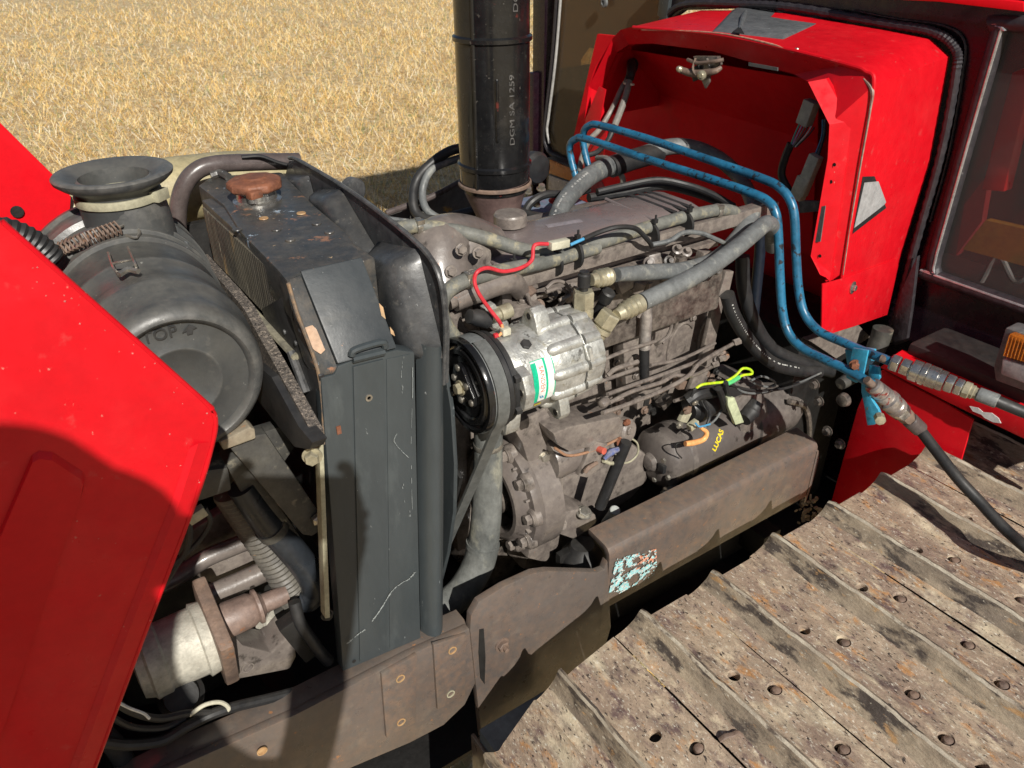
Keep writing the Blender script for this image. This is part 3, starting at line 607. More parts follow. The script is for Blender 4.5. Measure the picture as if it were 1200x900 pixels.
# ================================================================ HOOD (tilted forward, open)
t = thing('hood', 'red tilted hood panel, open, with an embossed recess and the photographer shadow on it', 'hood', (-.5, -.15, 1.2))
YH = -.18
out = [(-420, 20), (0, 261), (232, 466), (246, 480), (251, 493), (247, 520), (226, 590), (165, 750), (100, 925), (70, 1010), (-420, 1120)]
P = ats(out, y=YH); m = MB(); m.prism(P, (0, .0022, 0)); sp = m.build('side_skin', RED, t, .0008)
m = MB()     # turned-in edge, rolled
ed = spline(ats(out[1:10], y=YH+.004), 4); m.tube(ed, .0030, 10, 1); m.build('rolled_edge', RED, sp)
m = MB(); a = ats([(247, 520), (226, 590), (165, 750), (100, 925), (70, 1010)], y=YH-.003); b = ats([(232, 520), (210, 590), (147, 750), (82, 925), (50, 1010)], y=YH-.0035); c_ = ats([(222, 525), (200, 590), (137, 750), (72, 925), (40, 1010)], y=YH-.0002)
a = [p+V((0, .003, 0)) for p in a]
for i in range(4): m.add([a[i], a[i+1], b[i+1], b[i]], [(0, 1, 2, 3)]); m.add([b[i], b[i+1], c_[i+1], c_[i]], [(0, 1, 2, 3)])
m.build('folded_flange', RED, sp, ang=20)
def emboss(q, y, h, ins):
    P = ats(q, y=y); c = sum(P, V())/len(P); I = [c+(p-c)*ins+V((0, -h, 0)) for p in P]; m = MB(); n = len(P)
    m.add(P+I, [[i, (i+1) % n, n+(i+1) % n, n+i] for i in range(n)]+[[n+i for i in range(n)]]); return m
rec = [(38, 533), (46, 528), (62, 530), (97, 553), (100, 560), (97, 575), (22, 800), (-20, 925), (-150, 925), (-60, 760)]
P = ats(rec, y=YH-.0002); c = sum(P, V())/len(P); n = len(P); I = [c+(p-c)*.955+V((0, -.0035, 0)) for p in P]
m = MB(); m.add(P+I, [[i, (i+1) % n, n+(i+1) % n, n+i] for i in range(n)]+[[n+i for i in range(n)]]); m.build('embossed_panel', REDF, sp, ang=12)
m = MB(); rh = random.Random(4)      # stone chips along the edge and a few on the face
for k in range(46):
    if k < 36: s_ = rh.random()**.8; px_, py_ = (30+215*s_, 288+190*s_) if rh.random() < .7 else (248-30*rh.random(), 495+70*rh.random()); px_ -= rh.random()**2*26; py_ += rh.random()**2*16
    else: px_, py_ = rh.uniform(90, 240), rh.uniform(500, 880)
    q = at(px_, py_, y=YH-.0006); r_ = rh.choice([.0003, .0003, .0004, .0007]); nn_ = rh.randint(4, 6)
    if py_ > 261+px_*.884+4: m.add([q+V((math.cos(j*6.283/nn_)*r_*rh.uniform(.5, 1.4), 0, math.sin(j*6.283/nn_)*r_*rh.uniform(.5, 1.4))) for j in range(nn_)], [list(range(nn_))])
m.build('paint_chip', mat('pale_chip', (.58, .22, .20), None, .5, bump=0), sp, smooth=False, kind='stuff')
# far side panel and the skin joining the two
far = [V((p.x, .50, p.z)) for p in P][:0]
Q = [V((p.x, .495, p.z)) for p in ats(out, y=YH)]
m = MB(); m.prism(Q, (0, .0022, 0)); m.build('far_skin', RED2, t, .0008)
m = MB(); e = ats([(-420, 20), (0, 261)], y=YH)
a, b = V((ats(out, y=YH)[0])), V((ats(out, y=YH)[-1]))
m.prism([a, b, b+V((0, .675, 0)), a+V((0, .675, 0))], (-.002, 0, 0)); m.build('front_skin', RED2, t)
m = MB(); m.lathe(at(20, 248, y=.492), (0, -1, 0), [(0, .008), (.001, .008), (.001, .0001)], 14); m.build('slot', DARK, t)

# ================================================================ BELOW THE AIR CLEANER
t = thing('air_cleaner_bracket', 'dusty dark channel bracket arms reaching from the air cleaner down to the radiator', 'bracket', (-.33, .05, 1.2))
def bar(m, a, b, w, th, y0, y1, vec=(0, .03, 0)):
    A, B = at(*a, y=y0), at(*b, y=y1); d = (B-A).normalized(); n = d.cross(V((0, 1, 0))).normalized()*w/2
    m.prism([A-n, A+n, B+n, B-n], V(vec)); return m
DST = mat('dusty_black', (.075, .072, .062), (.045, .044, .042), .55, scale=25, bump=.3, spots=[((.3, .27, .2), 40, .60, .15), ((.4, .2, .08), 30, .71, .04)])
m = MB(); P = ats([(270, 526), (290, 512), (312, 508), (378, 606), (376, 622), (366, 629), (355, 627)], y=.0); m.prism(P, (0, .022, 0)); m.build('arm', DST, t, .003)
m = MB(); P = ats([(258, 518), (293, 500), (299, 503), (300, 514), (262, 528)], y=-.012); m.prism(P, (0, .02, 0)); m.build('top_tab', mat('rusty_tab', (.30, .26, .19), (.22, .18, .13), .5, scale=50, spots=[((.5, .2, .06), 60, .6, .08)]), t, .002)
m = MB(); P = ats([(264, 545), (284, 530), (352, 628), (340, 648), (318, 640)], y=.035); m.prism(P, (0, .03, 0)); m.build('arm', DST, t, .003)
m = MB(); P = ats([(236, 552), (268, 548), (272, 575), (222, 592), (218, 585)], y=.0); m.prism(P, (0, .04, 0)); m.build('cover_box', DST, t, .004)
m = MB(); P = ats([(246, 535), (290, 512), (330, 500), (345, 525), (300, 590), (250, 570)], y=.075); m.prism(P, (0, .02, 0)); m.build('back_plate', DST, t, .002)
m = MB(); m.lathe(at(372, 607, y=-.002), (0, -1, 0), [(0, .008), (.006, .008), (.008, .005)], 6); m.build('bolt', STEEL, t)
t = thing('corrugated_hose', 'dusty corrugated tan hose hanging beside the radiator side panel', 'hose', (-.3, .1, 1.0))
P = spline(pth([(268, 575, .08), (292, 612, .08), (318, 652, .08), (340, 690, .07), (347, 702, .07)]), 16); R_ = [.0185+(.0022 if (i//1) % 2 else 0) for i in range(len(P))]
m = MB(); m.tube(P, R_, 18, 1); m.build('hose', mat('tan_hose', (.13, .12, .10), (.09, .084, .075), .6, scale=40, bump=.3, spots=[((.42, .22, .08), 30, .68, .06)]), t)
m = MB(); m.tube(pth([(347, 700, .07), (343, 712, .075), (330, 722, .08)]), .016, 14, 6); m.build('elbow', DST, t)
t = thing('bottom_hose', 'smooth black rubber hose curling under the bracket beside the radiator', 'hose', (-.3, .05, 1.0))
m = MB(); m.tube(pth([(282, 570, .045), (312, 612, .045), (338, 640, .04), (360, 668, .04), (369, 690, .04), (362, 704, .04), (352, 705, .045)]), [.016, .018, .018, .018, .017, .015, .012], 20, 8); m.build('hose', mat('shiny_rubber', (.028, .033, .04), None, .35, bump=.15), t)
m = MB(); m.tube(pth([(316, 616, .045), (322, 622, .045)]), .0205, 20, 1); m.build('clamp', DST, t)
t = thing('front_axle_pipes', 'brown steel pipes and channel crossing behind the white pump', 'pipes', (-.35, .2, .85))
def tb(pts, r, mt, name, par, n=16, sub=7, **k): m = MB(); m.tube(pth(pts), r, n, sub, **k); return m.build(name, mt, par)
tb([(150, 700, .16), (200, 680, .16), (240, 655, .16), (270, 642, .16), (290, 634, .16), (330, 618, .16)], .0125, ENG, 'pipe', t)
tb([(240, 700, .12), (280, 683, .12), (315, 667, .12), (350, 652, .12)], .0145, ENG, 'pipe', t)
m = MB(); m.prism(ats([(225, 672), (300, 640), (335, 652), (260, 690)], y=.2), (0, .02, 0)); m.build('plate', ENG, t, .002)
m = MB(); m.prism(ats([(195, 640), (260, 600), (320, 600), (330, 640), (230, 668)], y=.26), (0, .02, 0)); m.build('plate', ENG, t, .003)
m = MB(); m.prism(ats([(200, 655), (296, 640), (330, 620), (330, 800), (150, 830), (120, 700)], y=.32), (0, .02, 0)); m.build('backing', DARK, t, .003)
t = thing('hydraulic_pump', 'pale aluminium hydraulic pump with rusty flange in the lower front corner of the bay', 'pump', (-.45, .1, .85))
# axis of the pump runs along the machine
YPU = .06
a = at(252, 722, y=YPU); b = V((a.x-.115, a.y, a.z))
pc = at(245, 745, y=YPU)
m = MB(); m.lathe((pc.x, YPU, pc.z), (-1, 0, 0), [(0, .046), (.012, .048), (.014, .044), (.055, .043), (.058, .046), (.075, .046), (.078, .042), (.088, .038), (.09, .02)], 40); m.build('body', ALUP, t, ang=30)
m = MB(); m.box((pc.x+.009, YPU-.002, pc.z+.004), (.018, .105, .108), Quaternion((1, 0, 0), .35)); m.build('flange', RUSTB, t, .005)
m = MB(); m.lathe((pc.x+.018, YPU-.005, pc.z+.018), (1, 0, 0), [(0, .021), (.006, .023), (.036, .022), (.042, .019), (.044, .023), (.048, .023), (.050, .018), (.054, .013), (.085, .012)], 28); m.build('coupling', mat('rusty_brown', (.24, .17, .14), (.17, .12, .10), .5, scale=40, bump=.4, spots=[((.34, .15, .07), 40, .6, .1)]), t, ang=35)
m = MB(); m.prism(ats([(268, 738), (285, 756), (318, 765), (345, 740), (348, 770), (340, 785), (272, 798), (262, 792)], y=YPU+.0), (0, .05, 0)); m.build('bell_housing', ENG, t, .005)
m = MB(); m.lathe(at(290, 781, y=YPU), (0, -1, 0), [(0, .0085), (.003, .0085), (.003, .0065), (.001, .006), (.001, .0001)], 20, cap=False); m.build('cast_mark', ENG, t)
m = MB(); m.lathe(at(322, 735, y=YPU+.06), (.4, -.6, .6), [(0, .03), (.02, .025), (.028, .012)], 24); m.build('drum', ALUP, t)
m = MB(); m.lathe(at(212, 815, y=YPU-.03), (0, -.7, .7), [(-.03, .028), (.0, .028), (.006, .022), (.02, .02), (.022, .008)], 24); m.build('port_fitting', DARK, t)
m = MB(); m.box(at(352, 745, y=.02), (.03, .02, .08), Quaternion((0, 1, 0), -.3)); m.build('stay', DARK, t, .002); m = MB(); m.bolt(at(383, 720, y=-.03), (0, -1, 0), .006, .005); m.build('bolt', DARK, t)
tb([(345, 705, .02), (352, 730, .01), (372, 760, .0), (385, 775, .0)], .008, RUB, 'stay_rod', t)
# wiring low in the front
t = thing('front_wiring_loom', 'taped black wiring loom lying along the frame rail under the pump', 'wiring', (-.5, 0, .8))
tb([(118, 870, -.02), (150, 873, -.02), (190, 868, -.02), (222, 850, -.02), (262, 832, -.02), (330, 815, -.01), (380, 800, -.01)], .0065, RUB, 'loom', t, 10)
tb([(128, 815, -.02), (150, 832, -.02), (185, 842, -.02), (220, 836, -.02), (250, 835, -.02)], .0045, RUB, 'wire', t, 8)
tb([(130, 840, -.01), (155, 852, -.01), (190, 853, -.01), (218, 842, -.01)], .004, RUB, 'wire', t, 8)
tb([(138, 823, -.026), (152, 830, -.026), (168, 836, -.026), (175, 842, -.026)], .0018, WHITE, 'wire', t, 6)
tb([(222, 838, -.022), (240, 826, -.024), (258, 823, -.024), (268, 830, -.024), (262, 836, -.022)], .0026, CREAM, 'wire', t, 8)
tb([(215, 590, -.0), (222, 615, -.0), (220, 640, -.0), (205, 665, -.0), (190, 690, -.0)], .0035, RUB, 'wire', t, 8)
tb([(240, 595, .0), (246, 612, .0), (232, 635, .0), (210, 655, .0), (180, 680, 0)], .003, RUB, 'wire', t, 8)
m = MB(); m.box(at(230, 603, y=-.002), (.02, .01, .012), Quaternion((0, 1, 0), -.3)); m.build('connector', PALE, t, .001)
tb([(120, 860, -.0), (135, 875, .0), (150, 900, .0)], .012, RUB, 'wire', t)
# ================================================================ ENGINE
t = thing('engine', 'dusty brown diesel engine with rocker cover, fuel lines and timing housing', 'engine', (.25, .25, .8)); EN = t
m = MB(); m.box((.30, .33, .97), (.56, .24, .50)); m.build('block', ENG, t, .006)
m = MB(); m.box((.3, .30, .70), (.5, .24, .14)); m.build('sump', ENGD, t, .01)
# rocker cover
zc = 1.300
A_ = at(600, 262, z=zc); 
def rc(px, py, z=zc): return at(px, py, z=z)
front = .035; back = .47; y0, y1 = .115, .265
m = MB(); sec = [(y0, 1.245), (y0, 1.27), (y0+.006, 1.285), (y0+.02, 1.296), (y0+.045, 1.301), (y1-.04, 1.301), (y1-.015, 1.296), (y1, 1.28), (y1, 1.245)]
m.prism([V((front, a, b)) for a, b in sec], (back-front, 0, 0)); rcv = m.build('rocker_cover', ENGC, t, .009, ang=40)
m = MB()
for xx in (.408, .428, .446):
    for (ya, yb) in ((y0+.02, y1-.02),): m.tube([V((xx, ya, 1.3005)), V((xx, yb, 1.3005))], .0045, 8, 1, flat=.35)
m.build('black_stripe', RUB, rcv)
m = MB(); m.tube([V((.2, .20, 1.3005)), V((.26, .19, 1.3005))], .008, 6, 1, flat=.15); m.build('cover_label', mat('worn_label', (.27, .24, .25), None, .3), rcv)
m = MB(); m.prism([V(p) for p in ((.02, .10, 1.238), (.48, .10, 1.238), (.48, .285, 1.238), (.02, .285, 1.238))], (0, 0, .01)); m.build('cover_flange', ENG, rcv, .002)
c = at(598, 262, z=1.305)
m = MB(); m.lathe((c.x, c.y, 1.295), (0, 0, 1), [(0, .020), (.008, .020), (.009, .0255), (.024, .0255), (.027, .0235), (.028, 0)], 36); m.build('filler_cap', ENG, t, ang=30)
# thermostat housing, front
m = MB(); P = spline(pth([(515, 330, .13), (512, 305, .14), (520, 288, .15), (545, 282, .17), (575, 288, .18)]), 6); m.tube(P, [.05, .045, .042, .036, .03], 24, 1); m.build('thermostat_housing', ENG, t)
m = MB(); m.lathe(at(545, 300, y=.13), (-.2, -1, .2), [(0, .035), (.012, .033), (.02, .02)], 24); m.build('housing_lid', ENG, t)
for q in ((528, 318), (560, 296), (552, 322), (540, 292)):
    m = MB(); m.bolt(at(*q, y=.088), (-.1, -1, .2), .006, .005); m.build('bolt', ENG, t)
m = MB(); m.box((.03, .19, 1.20), (.10, .13, .12)); m.build('water_outlet', ENG, t, .02)
for q in ((655, 300), (700, 290), (745, 279), (790, 268), (830, 258)):
    m = MB(); m.bolt(at(*q, z=1.248), (0, 0, 1), .007, .006); m.build('cover_bolt', ENG, t)
m = MB(); m.tube([V((.06, .128, 1.296)), V((.06, .25, 1.3005))], .003, 8, 1); m.build('cover_rib', ENGC, rcv); m = MB(); m.tube([V((.36, .128, 1.2965)), V((.36, .25, 1.3005))], .003, 8, 1); m.build('cover_rib', ENGC, rcv)
# square bar carrying hoses along the cover
a, b = at(530, 348, y=.085), at(905, 247, y=.085); zb = (at(620, 322, y=.085).z)
m = MB(); m.box(((a.x+b.x)/2+.02, .085, zb), (b.x-a.x-.04, .022, .022)); m.build('hose_rail', ENG, t, .0015)
m = MB(); m.prism(ats([(573, 326), (612, 318), (612, 332), (600, 338), (600, 372), (616, 369), (616, 378), (590, 382), (588, 340), (573, 344)], y=.078), (0, .02, 0)); m.build('rail_bracket', ENG, t, .001)
m = MB(); q = at(612, 362, y=.07); m.box(q, (.045, .03, .02), Quaternion((0, 0, 1), -.2)); m.bolt(q+V((0, -.002, .01)), (0, 0, 1), .006, .005); m.build('rail_foot', ENG, t, .0015)
m = MB(); m.tube(pth([(523, 352, .06), (545, 342, .06), (556, 339, .06)]), .0135, 16, 4); m.build('water_pipe', ENG, t)
m = MB(); m.tube(pth([(531, 352, .06), (560, 340, .06), (597, 330, .06), (612, 344, .08)]), [.015, .0165, .0155, .012], 16, 5); m.tube(pth([(528, 362, .08), (530, 380, .08), (540, 395, .08)]), .014, 14, 4); m.build('water_pipe', ENG, t)
m = MB(); P = pth([(557, 372, .03), (542, 369, .03)]); m.lathe(P[0], P[1]-P[0], [(-.02, .011), (.0, .011), (.004, .009), (.010, .009), (.011, .004)], 20); m.build('sensor', RUB, t)
m = MB(); P = pth([(590, 366, .03), (560, 378, .03)]); m.lathe(P[0], P[1]-P[0], [(-.01, .010), (.006, .010), (.007, .008), (.027, .008), (.028, .0045)], 16); m.build('belt_tensioner_bolt', BRASS, t)
m = MB(); m.prism(ats([(568, 362), (580, 356), (596, 378), (597, 388), (575, 384)], y=.035), (0, .012, 0)); m.build('tensioner_bracket', ALU, t, .001)
# side plate, embossed
YB = .165
m = MB(); m.prism(ats([(728, 372), (835, 335), (838, 362), (828, 420), (815, 470), (735, 470)], y=YB), (0, .03, 0)); m.build('side_plate', ENG, t, .003)
m = MB(); c = at(798, 408, y=YB-.001)
P = [c+V((.034*math.cos(a), 0, .052*math.sin(a))) for a in [math.radians(200-k*12) for k in range(14)]]; m.tube(P, .003, 8, 1); m.build('emboss_ridge', ENG, t)
m = MB(); P = ats([(818, 440), (818, 400), (824, 380), (835, 365)], y=YB-.001); m.tube(P, .003, 8, 5); m.build('emboss_ridge', ENG, t)
for q in ((816, 348), (800, 358), (812, 372), (745, 440), (835, 350), (722, 425), (830, 345)):
    m = MB(); m.bolt(at(*q, y=YB-.002), (0, -1, 0), .0055, .004); m.build('bolt', ENG, t)
m = MB(); m.prism(ats([(838, 348), (850, 346), (832, 432), (820, 430)], y=.125), (0, .008, 0)); m.build('bracket_strap', ENG, t, .001)
m = MB(); m.prism(ats([(851, 318), (860, 318), (853, 350), (842, 348)], y=.10), (0, .01, 0)); m.build('bracket_strap', ENG, t, .001)
m = MB(); m.prism(ats([(818, 430), (832, 432), (818, 462), (806, 460)], y=.12), (0, .008, 0)); m.build('bracket_strap', ENG, t, .001)
# head with injector clutter under the rail
m = MB(); m.box((.26, .14, 1.17), (.46, .10, .09)); m.build('cylinder_head', ENGD, t, .006)
rq = random.Random(11)
for i in range(26):
    px_ = 615+rq.random()*235; py_ = 352-.22*(px_-615)+rq.uniform(-18, 18); m = MB(); y_ = rq.uniform(.06, .09); q = at(px_, py_, y=y_); k_ = rq.random()
    if k_ < .35: m.box(q, (rq.uniform(.015, .03), .015, rq.uniform(.01, .02)), Quaternion(V((rq.random(), rq.random(), rq.random())).normalized(), rq.uniform(-.8, .8))); nm = 'clamp_block'
    elif k_ < .7: m.lathe(q, (rq.uniform(-.5, .5), -.6, rq.uniform(.2, 1)), [(-.02, .007), (0, .007), (.004, .0085), (.012, .0085), (.013, .005), (.02, .004)], 14); nm = 'injector_union'
    else: m.bolt(q, (rq.uniform(-.3, .3), -1, .5), .0065, .006); nm = 'bolt'
    m.build(nm, ENG if rq.random() < .7 else (ENGD if rq.random() < .6 else RUSTB), t, .0008 if nm == 'clamp_block' else 0)
def pipe(pts, r, mt=ENG, name='fuel_line', par=None): m = MB(); m.tube(pth(pts), r, 8, 6); return m.build(name, mt, par or EN)
pipe([(618, 345, .055), (625, 360, .055), (640, 366, .055), (655, 358, .055), (665, 345, .055), (655, 338, .055), (640, 342, .055)], .0028)
pipe([(640, 338, .05), (650, 330, .05), (662, 332, .05), (668, 345, .05), (655, 352, .05)], .0025)
pipe([(745, 346, .06), (752, 360, .06), (748, 372, .06)], .003)
pipe([(782, 368, .11), (787, 380, .11), (783, 393, .11), (775, 400, .11), (768, 404, .12)], .003)
pipe([(835, 333, .10), (812, 340, .10), (802, 352, .10), (795, 372, .10), (788, 390, .11), (776, 402, .11)], .0032)
pipe([(748, 352, .10), (800, 338, .10), (836, 332, .10)], .0045)
pipe([(700, 425, .05), (730, 412, .05), (768, 400, .06)], .003); pipe([(712, 440, .05), (722, 432, .05), (747, 424, .06)], .004)
pipe([(712, 462, .02), (745, 450, .035), (790, 434, .05), (846, 413, .085)], .0034)
pipe([(706, 484, .0), (735, 474, .01), (775, 458, .02), (806, 441, .035), (822, 424, .05), (864, 400, .085)], .0036)
pipe([(714, 472, .01), (740, 459, .02), (775, 448, .03), (790, 440, .04), (812, 440, .05), (838, 428, .085)], .0034)
pipe([(700, 448, .06), (747, 432, .07)], .0034); pipe([(762, 428, .08), (800, 420, .09), (838, 402, .1)], .0030)
pipe([(790, 470, .08), (818, 460, .085), (838, 447, .09)], .0032)
pipe([(560, 395, .06), (575, 398, .06)], .003)
for q in ((846, 420), (864, 401), (838, 427), (709, 468), (863, 400)):
    m = MB(); m.lathe(at(*q, y=.078), (1, -.3, .2), [(-.006, .0055), (.006, .0055), (.007, .004)], 6); m.build('union_nut', ENG, t)
m = MB(); q = at(710, 470, y=.015); m.lathe(q, (-1, -.2, -.1), [(-.004, .005), (.0, .007), (.006, .008), (.012, .006), (.014, .002)], 16); m.build('banjo_bolt', ENG, t)
m = MB(); P = pth([(757, 350, .075), (757, 375, .075), (755, 408, .075)]); m.tube(P, .0095, 16, 8); m.build('foil_sleeve', SILV, t)
m = MB(); m.tube(pth([(755, 405, .075), (755, 440, .075), (757, 452, .08)]), .0085, 14, 4); m.build('dipstick_hose', RUB, t)
m = MB(); m.lathe(at(742, 425, y=.1), (0, -1, 0), [(0, .016), (.004, .016), (.006, .011)], 24); m.build('core_plug', ENG, t)
for i in range(34):
    px_ = 690+rq.random()*165; py_ = 505-.42*(px_-690)+rq.uniform(-26, 10); y_ = rq.uniform(.12, .155); q = at(px_, py_, y=y_); k_ = rq.random(); m = MB()
    if k_ < .45: m.bolt(q, (0, -1, 0), rq.uniform(.004, .0065), .005); nm = 'bolt'
    elif k_ < .75: m.lathe(q, (rq.uniform(-.6, .6), -1, rq.uniform(-.3, .6)), [(-.02, .008), (0, .008), (.002, .010), (.008, .010), (.009, .005), (.016, .005)], 12); nm = 'union'
    else: m.box(q, (rq.uniform(.012, .03), .02, rq.uniform(.01, .02)), Quaternion(V((0, 1, 0)), rq.uniform(-.6, .6))); nm = 'casting_lug'
    m.build(nm, [ENG, ENGD, DARK, RUSTB][rq.choice([0, 0, 1, 1, 2, 3])], t, .001 if nm == 'casting_lug' else 0)
# timing housing
tc = at(588, 575, y=.135)
m = MB(); m.lathe(tc, (-1, 0, 0), [(-.05, .108), (-.012, .108), (-.008, .104), (.002, .100), (.004, .088), (.018, .080), (.022, .074), (.022, .066), (.016, .062), (-.01, .060)], 56, cap=False); th = m.build('timing_housing', ENG, t, ang=30)
m = MB(); m.lathe(tc, (-1, 0, 0), [(-.012, .0001), (-.012, .0615)], 40, cap=False); m.build('opening', DARK, t)
m = MB(); m.lathe(tc, (-1, 0, 0), [(-.012, .035), (.02, .034), (.022, .028), (.022, .0001)], 40, cap=False); m.build('crank_pulley', ENGD, t, ang=30)
for k, a in enumerate((75, 42, 5, -32, -62, -90, 115)):
    a = math.radians(a); q = tc+V((-.004, -.092*math.cos(a), .092*math.sin(a)))
    m = MB(); m.lathe(q, (-1, 0, 0), [(-.01, .017), (.0, .016), (.003, .013)], 20); m.bolt(q+V((-.003, 0, 0)), (-1, 0, 0), .009, .009); m.build('housing_bolt', ENG, t)
for k, a in enumerate((58, 24, -14, -48)):
    a = math.radians(a); q = tc+V((0, -.086*math.cos(a), .086*math.sin(a))); m = MB(); m.box(q, (.02, .014, .004), Quaternion((1, 0, 0), -a)); m.build('web_rib', ENG, t, .001)
# front cover plate between compressor and injection pump
m = MB(); P = ats([(600, 500), (640, 478), (652, 500), (660, 545), (662, 595), (655, 640), (640, 660), (618, 655), (628, 610), (626, 565), (612, 520)], y=.075); m.prism(P, (0, .09, 0)); m.build('front_cover', ENG, t, .006)
m = MB(); m.bolt(at(638, 535, y=.073), (-.2, -1, .1), .0075, .006); m.build('bolt', STEEL, t)
m = MB(); m.prism(ats([(650, 560), (742, 520), (775, 545), (740, 585), (700, 612), (690, 655), (655, 672), (612, 668)], y=.125), (0, .06, 0)); m.build('lower_block', ENG, t, .008)
m = MB(); m.prism(ats([(655, 600), (740, 545), (780, 560), (800, 590), (690, 640), (640, 690)], y=.16), (0, .1, 0)); m.build('block_skirt', ENG, t, .01)
# injection pump housing
t2 = thing('injection_pump', 'brown cast injection pump body below the silver compressor', 'pump', (.2, .06, .95))
YI = .055
a, b = at(655, 540, y=YI), at(745, 508, y=YI)
m = MB(); m.lathe((a.x-.01, YI+.02, a.z-.006), (1, 0, 0), [(0, .034), (.006, .036), (.10, .034), (.104, .038), (.125, .038), (.13, .03)], 32); m.build('body', ENG, t2, ang=30)
m = MB(); m.prism(ats([(648, 508), (668, 500), (726, 488), (732, 494), (730, 515), (668, 530), (654, 522)], y=YI-.018), (0, .055, 0)); m.build('top_housing', ENG, t2, .004)
m = MB(); m.tube(ats([(650, 525), (668, 534), (700, 526), (733, 510)], y=YI-.020), .0022, 8, 6); m.build('gasket_line', mat('gasket_orange', (.36, .2, .12), None, .5), t2)
m = MB(); m.lathe(at(734, 505, y=YI-.012), (.3, -1, .1), [(-.01, .022), (.004, .021), (.008, .017)], 28); m.bolt(at(736, 504, y=YI-.02), (.2, -1, .1), .007, .006, False); m.build('end_flange', ENG, t2)
m = MB(); m.bolt(at(725, 516, y=YI-.02), (-.5, -1, 0), .0065, .009, False); m.build('rusty_nut', RUSTY, t2)
m = MB(); m.bolt(at(733, 496, y=YI-.02), (.2, -.6, .7), .0055, .008, False); m.build('rusty_nut', RUSTY, t2)
m = MB(); m.prism(ats([(678, 558), (692, 525), (700, 518), (712, 520), (718, 535), (700, 552), (688, 560)], y=YI-.022), (0, .01, 0)); m.build('stop_lever', ENG, t2, .002)
m = MB(); m.lathe(at(706, 528, y=YI-.03), (.1, -1, .2), [(-.01, .0055), (.004, .0055), (.004, .003)], 14); m.build('red_terminal', mat('faded_red', (.6, .12, .08), None, .5), t2)
m = MB(); m.tube(ats([(708, 538), (716, 530), (726, 526)], y=YI-.03), [.003, .006, .004], 8, 3); m.build('blue_tape', mat('dusty_blue', (.08, .11, .28), (.2, .2, .25), .5, scale=150), t2)
m = MB(); m.tube(ats([(707, 540), (718, 543), (724, 536), (722, 531)], y=YI-.027), .0032, 8, 4); m.build('pale_lug', PALE, t2)
m = MB(); m.tube(ats([(739, 513), (747, 520), (747, 532), (738, 541), (728, 542), (722, 536)], y=YI-.015), .0017, 6, 6); m.build('loop_wire', PALE, t2)
m = MB(); m.tube(ats([(685, 554), (690, 548), (700, 542)], y=YI-.032), [.003, .004, .003], 8, 3); m.bolt(at(686, 551, y=YI-.03), (-.3, -1, 0), .004, .004, False); m.build('rusty_link', RUSTB, t2)
m = MB(); P = pth([(734, 518, .02), (722, 556, .03), (703, 594, .04)]); m.tube([P[0], P[2]], .0095, 14, 1); tag(m.build('drain_hose', RUB), 'short black rubber drain hose hanging below the injection pump', 'hose')
t3 = thing('oil_filter', 'dark oil filter canister under a cast brown filter head', 'oil filter', (.15, .02, .85))
c = at(682, 652, y=.035)
m = MB(); m.lathe((c.x, c.y, c.z-.09), (0, 0, 1), [(0, .034), (.075, .035), (.08, .037), (.086, .037), (.09, .030), (.094, .012)], 36); m.build('canister', GBLUE, t3, ang=40)
m = MB(); m.lathe((c.x, c.y, c.z-.002), (0, 0, 1), [(-.008, .0375), (.004, .0375), (.012, .033), (.020, .024), (.03, .02)], 36); m.build('canister_rim', RUB, t3, ang=40)
m = MB(); m.prism(ats([(646, 612), (662, 600), (680, 596), (698, 603), (700, 612), (690, 622), (672, 632), (655, 626), (650, 622)], y=.045), (0, .05, 0)); m.build('filter_head', ENG, t3, .004)
m = MB(); m.bolt(at(684, 601, y=.04), (0, -.4, 1), .010, .006); m.build('bolt', STEEL, t3)
m = MB(); m.bolt(at(658, 615, y=.042), (-.2, -1, .2), .007, .006); m.build('bolt', ENG, t3)
m = MB(); c = at(721, 598, y=.04); m.lathe(c, (0, -.5, 1), [(-.05, .008), (-.006, .008), (-.006, .0095), (.0, .0095), (.0015, .008), (.0015, 0)], 20); tag(m.build('drain_plug', mat('grey_plug', (.4, .42, .4), None, .5)), 'round pale grey plug in the dark gap below the starter motor', 'plug')

# ================================================================ STARTER MOTOR
t = thing('starter_motor', 'brown cylindrical starter motor with yellow printing above the side beam', 'starter motor', (.55, .12, .83))
YS = .115; c = at(765, 540, y=YS); ax = V((1, 0, 0)); sx, sz = c.x, c.z
e = at(905, 488, y=YS).x
RS = .060
m = MB(); m.lathe((sx, YS, sz), ax, [(-.006, .03), (0, .044), (.006, RS-.006), (.014, RS-.001), (.045, RS), (.047, RS+.0015), (.058, RS+.0015), (.060, RS-.001), (.06+.17, RS-.001), (.232, RS+.004), (.26, RS+.004), (e-sx+.01, RS-.002), (e-sx+.03, RS-.01), (e-sx+.03, .0001)], 56); m.build('body', ENGS, t, ang=28)
m = MB(); m.lathe((sx-.002, YS, sz), -ax, [(-.003, .020), (.006, .019), (.012, .014), (.0145, .006)], 24); m.build('end_boss', ENGS, t)
for (dy, dz) in ((-.03, .02), (-.012, -.035), (-.045, -.01), (.03, -.02)):
    m = MB(); m.bolt((sx-.0005, YS+dy, sz+dz), -ax, .0055, .005, False); m.build('end_screw', STEEL, t)
m = MB(); m.box((sx-.004, YS-.03, sz+.004), (.012, .016, .018)); m.build('end_terminal', RUB, t, .003)
m = MB(); m.lathe((sx+.002, YS-.045, sz-.042), -ax, [(-.02, .007), (0, .007), (.002, .009), (.006, .009), (.008, .005), (.016, .005)], 12); m.build('through_bolt', STEEL, t)
sc_ = at(812, 478, y=.095); ex = at(880, 452, y=.095).x
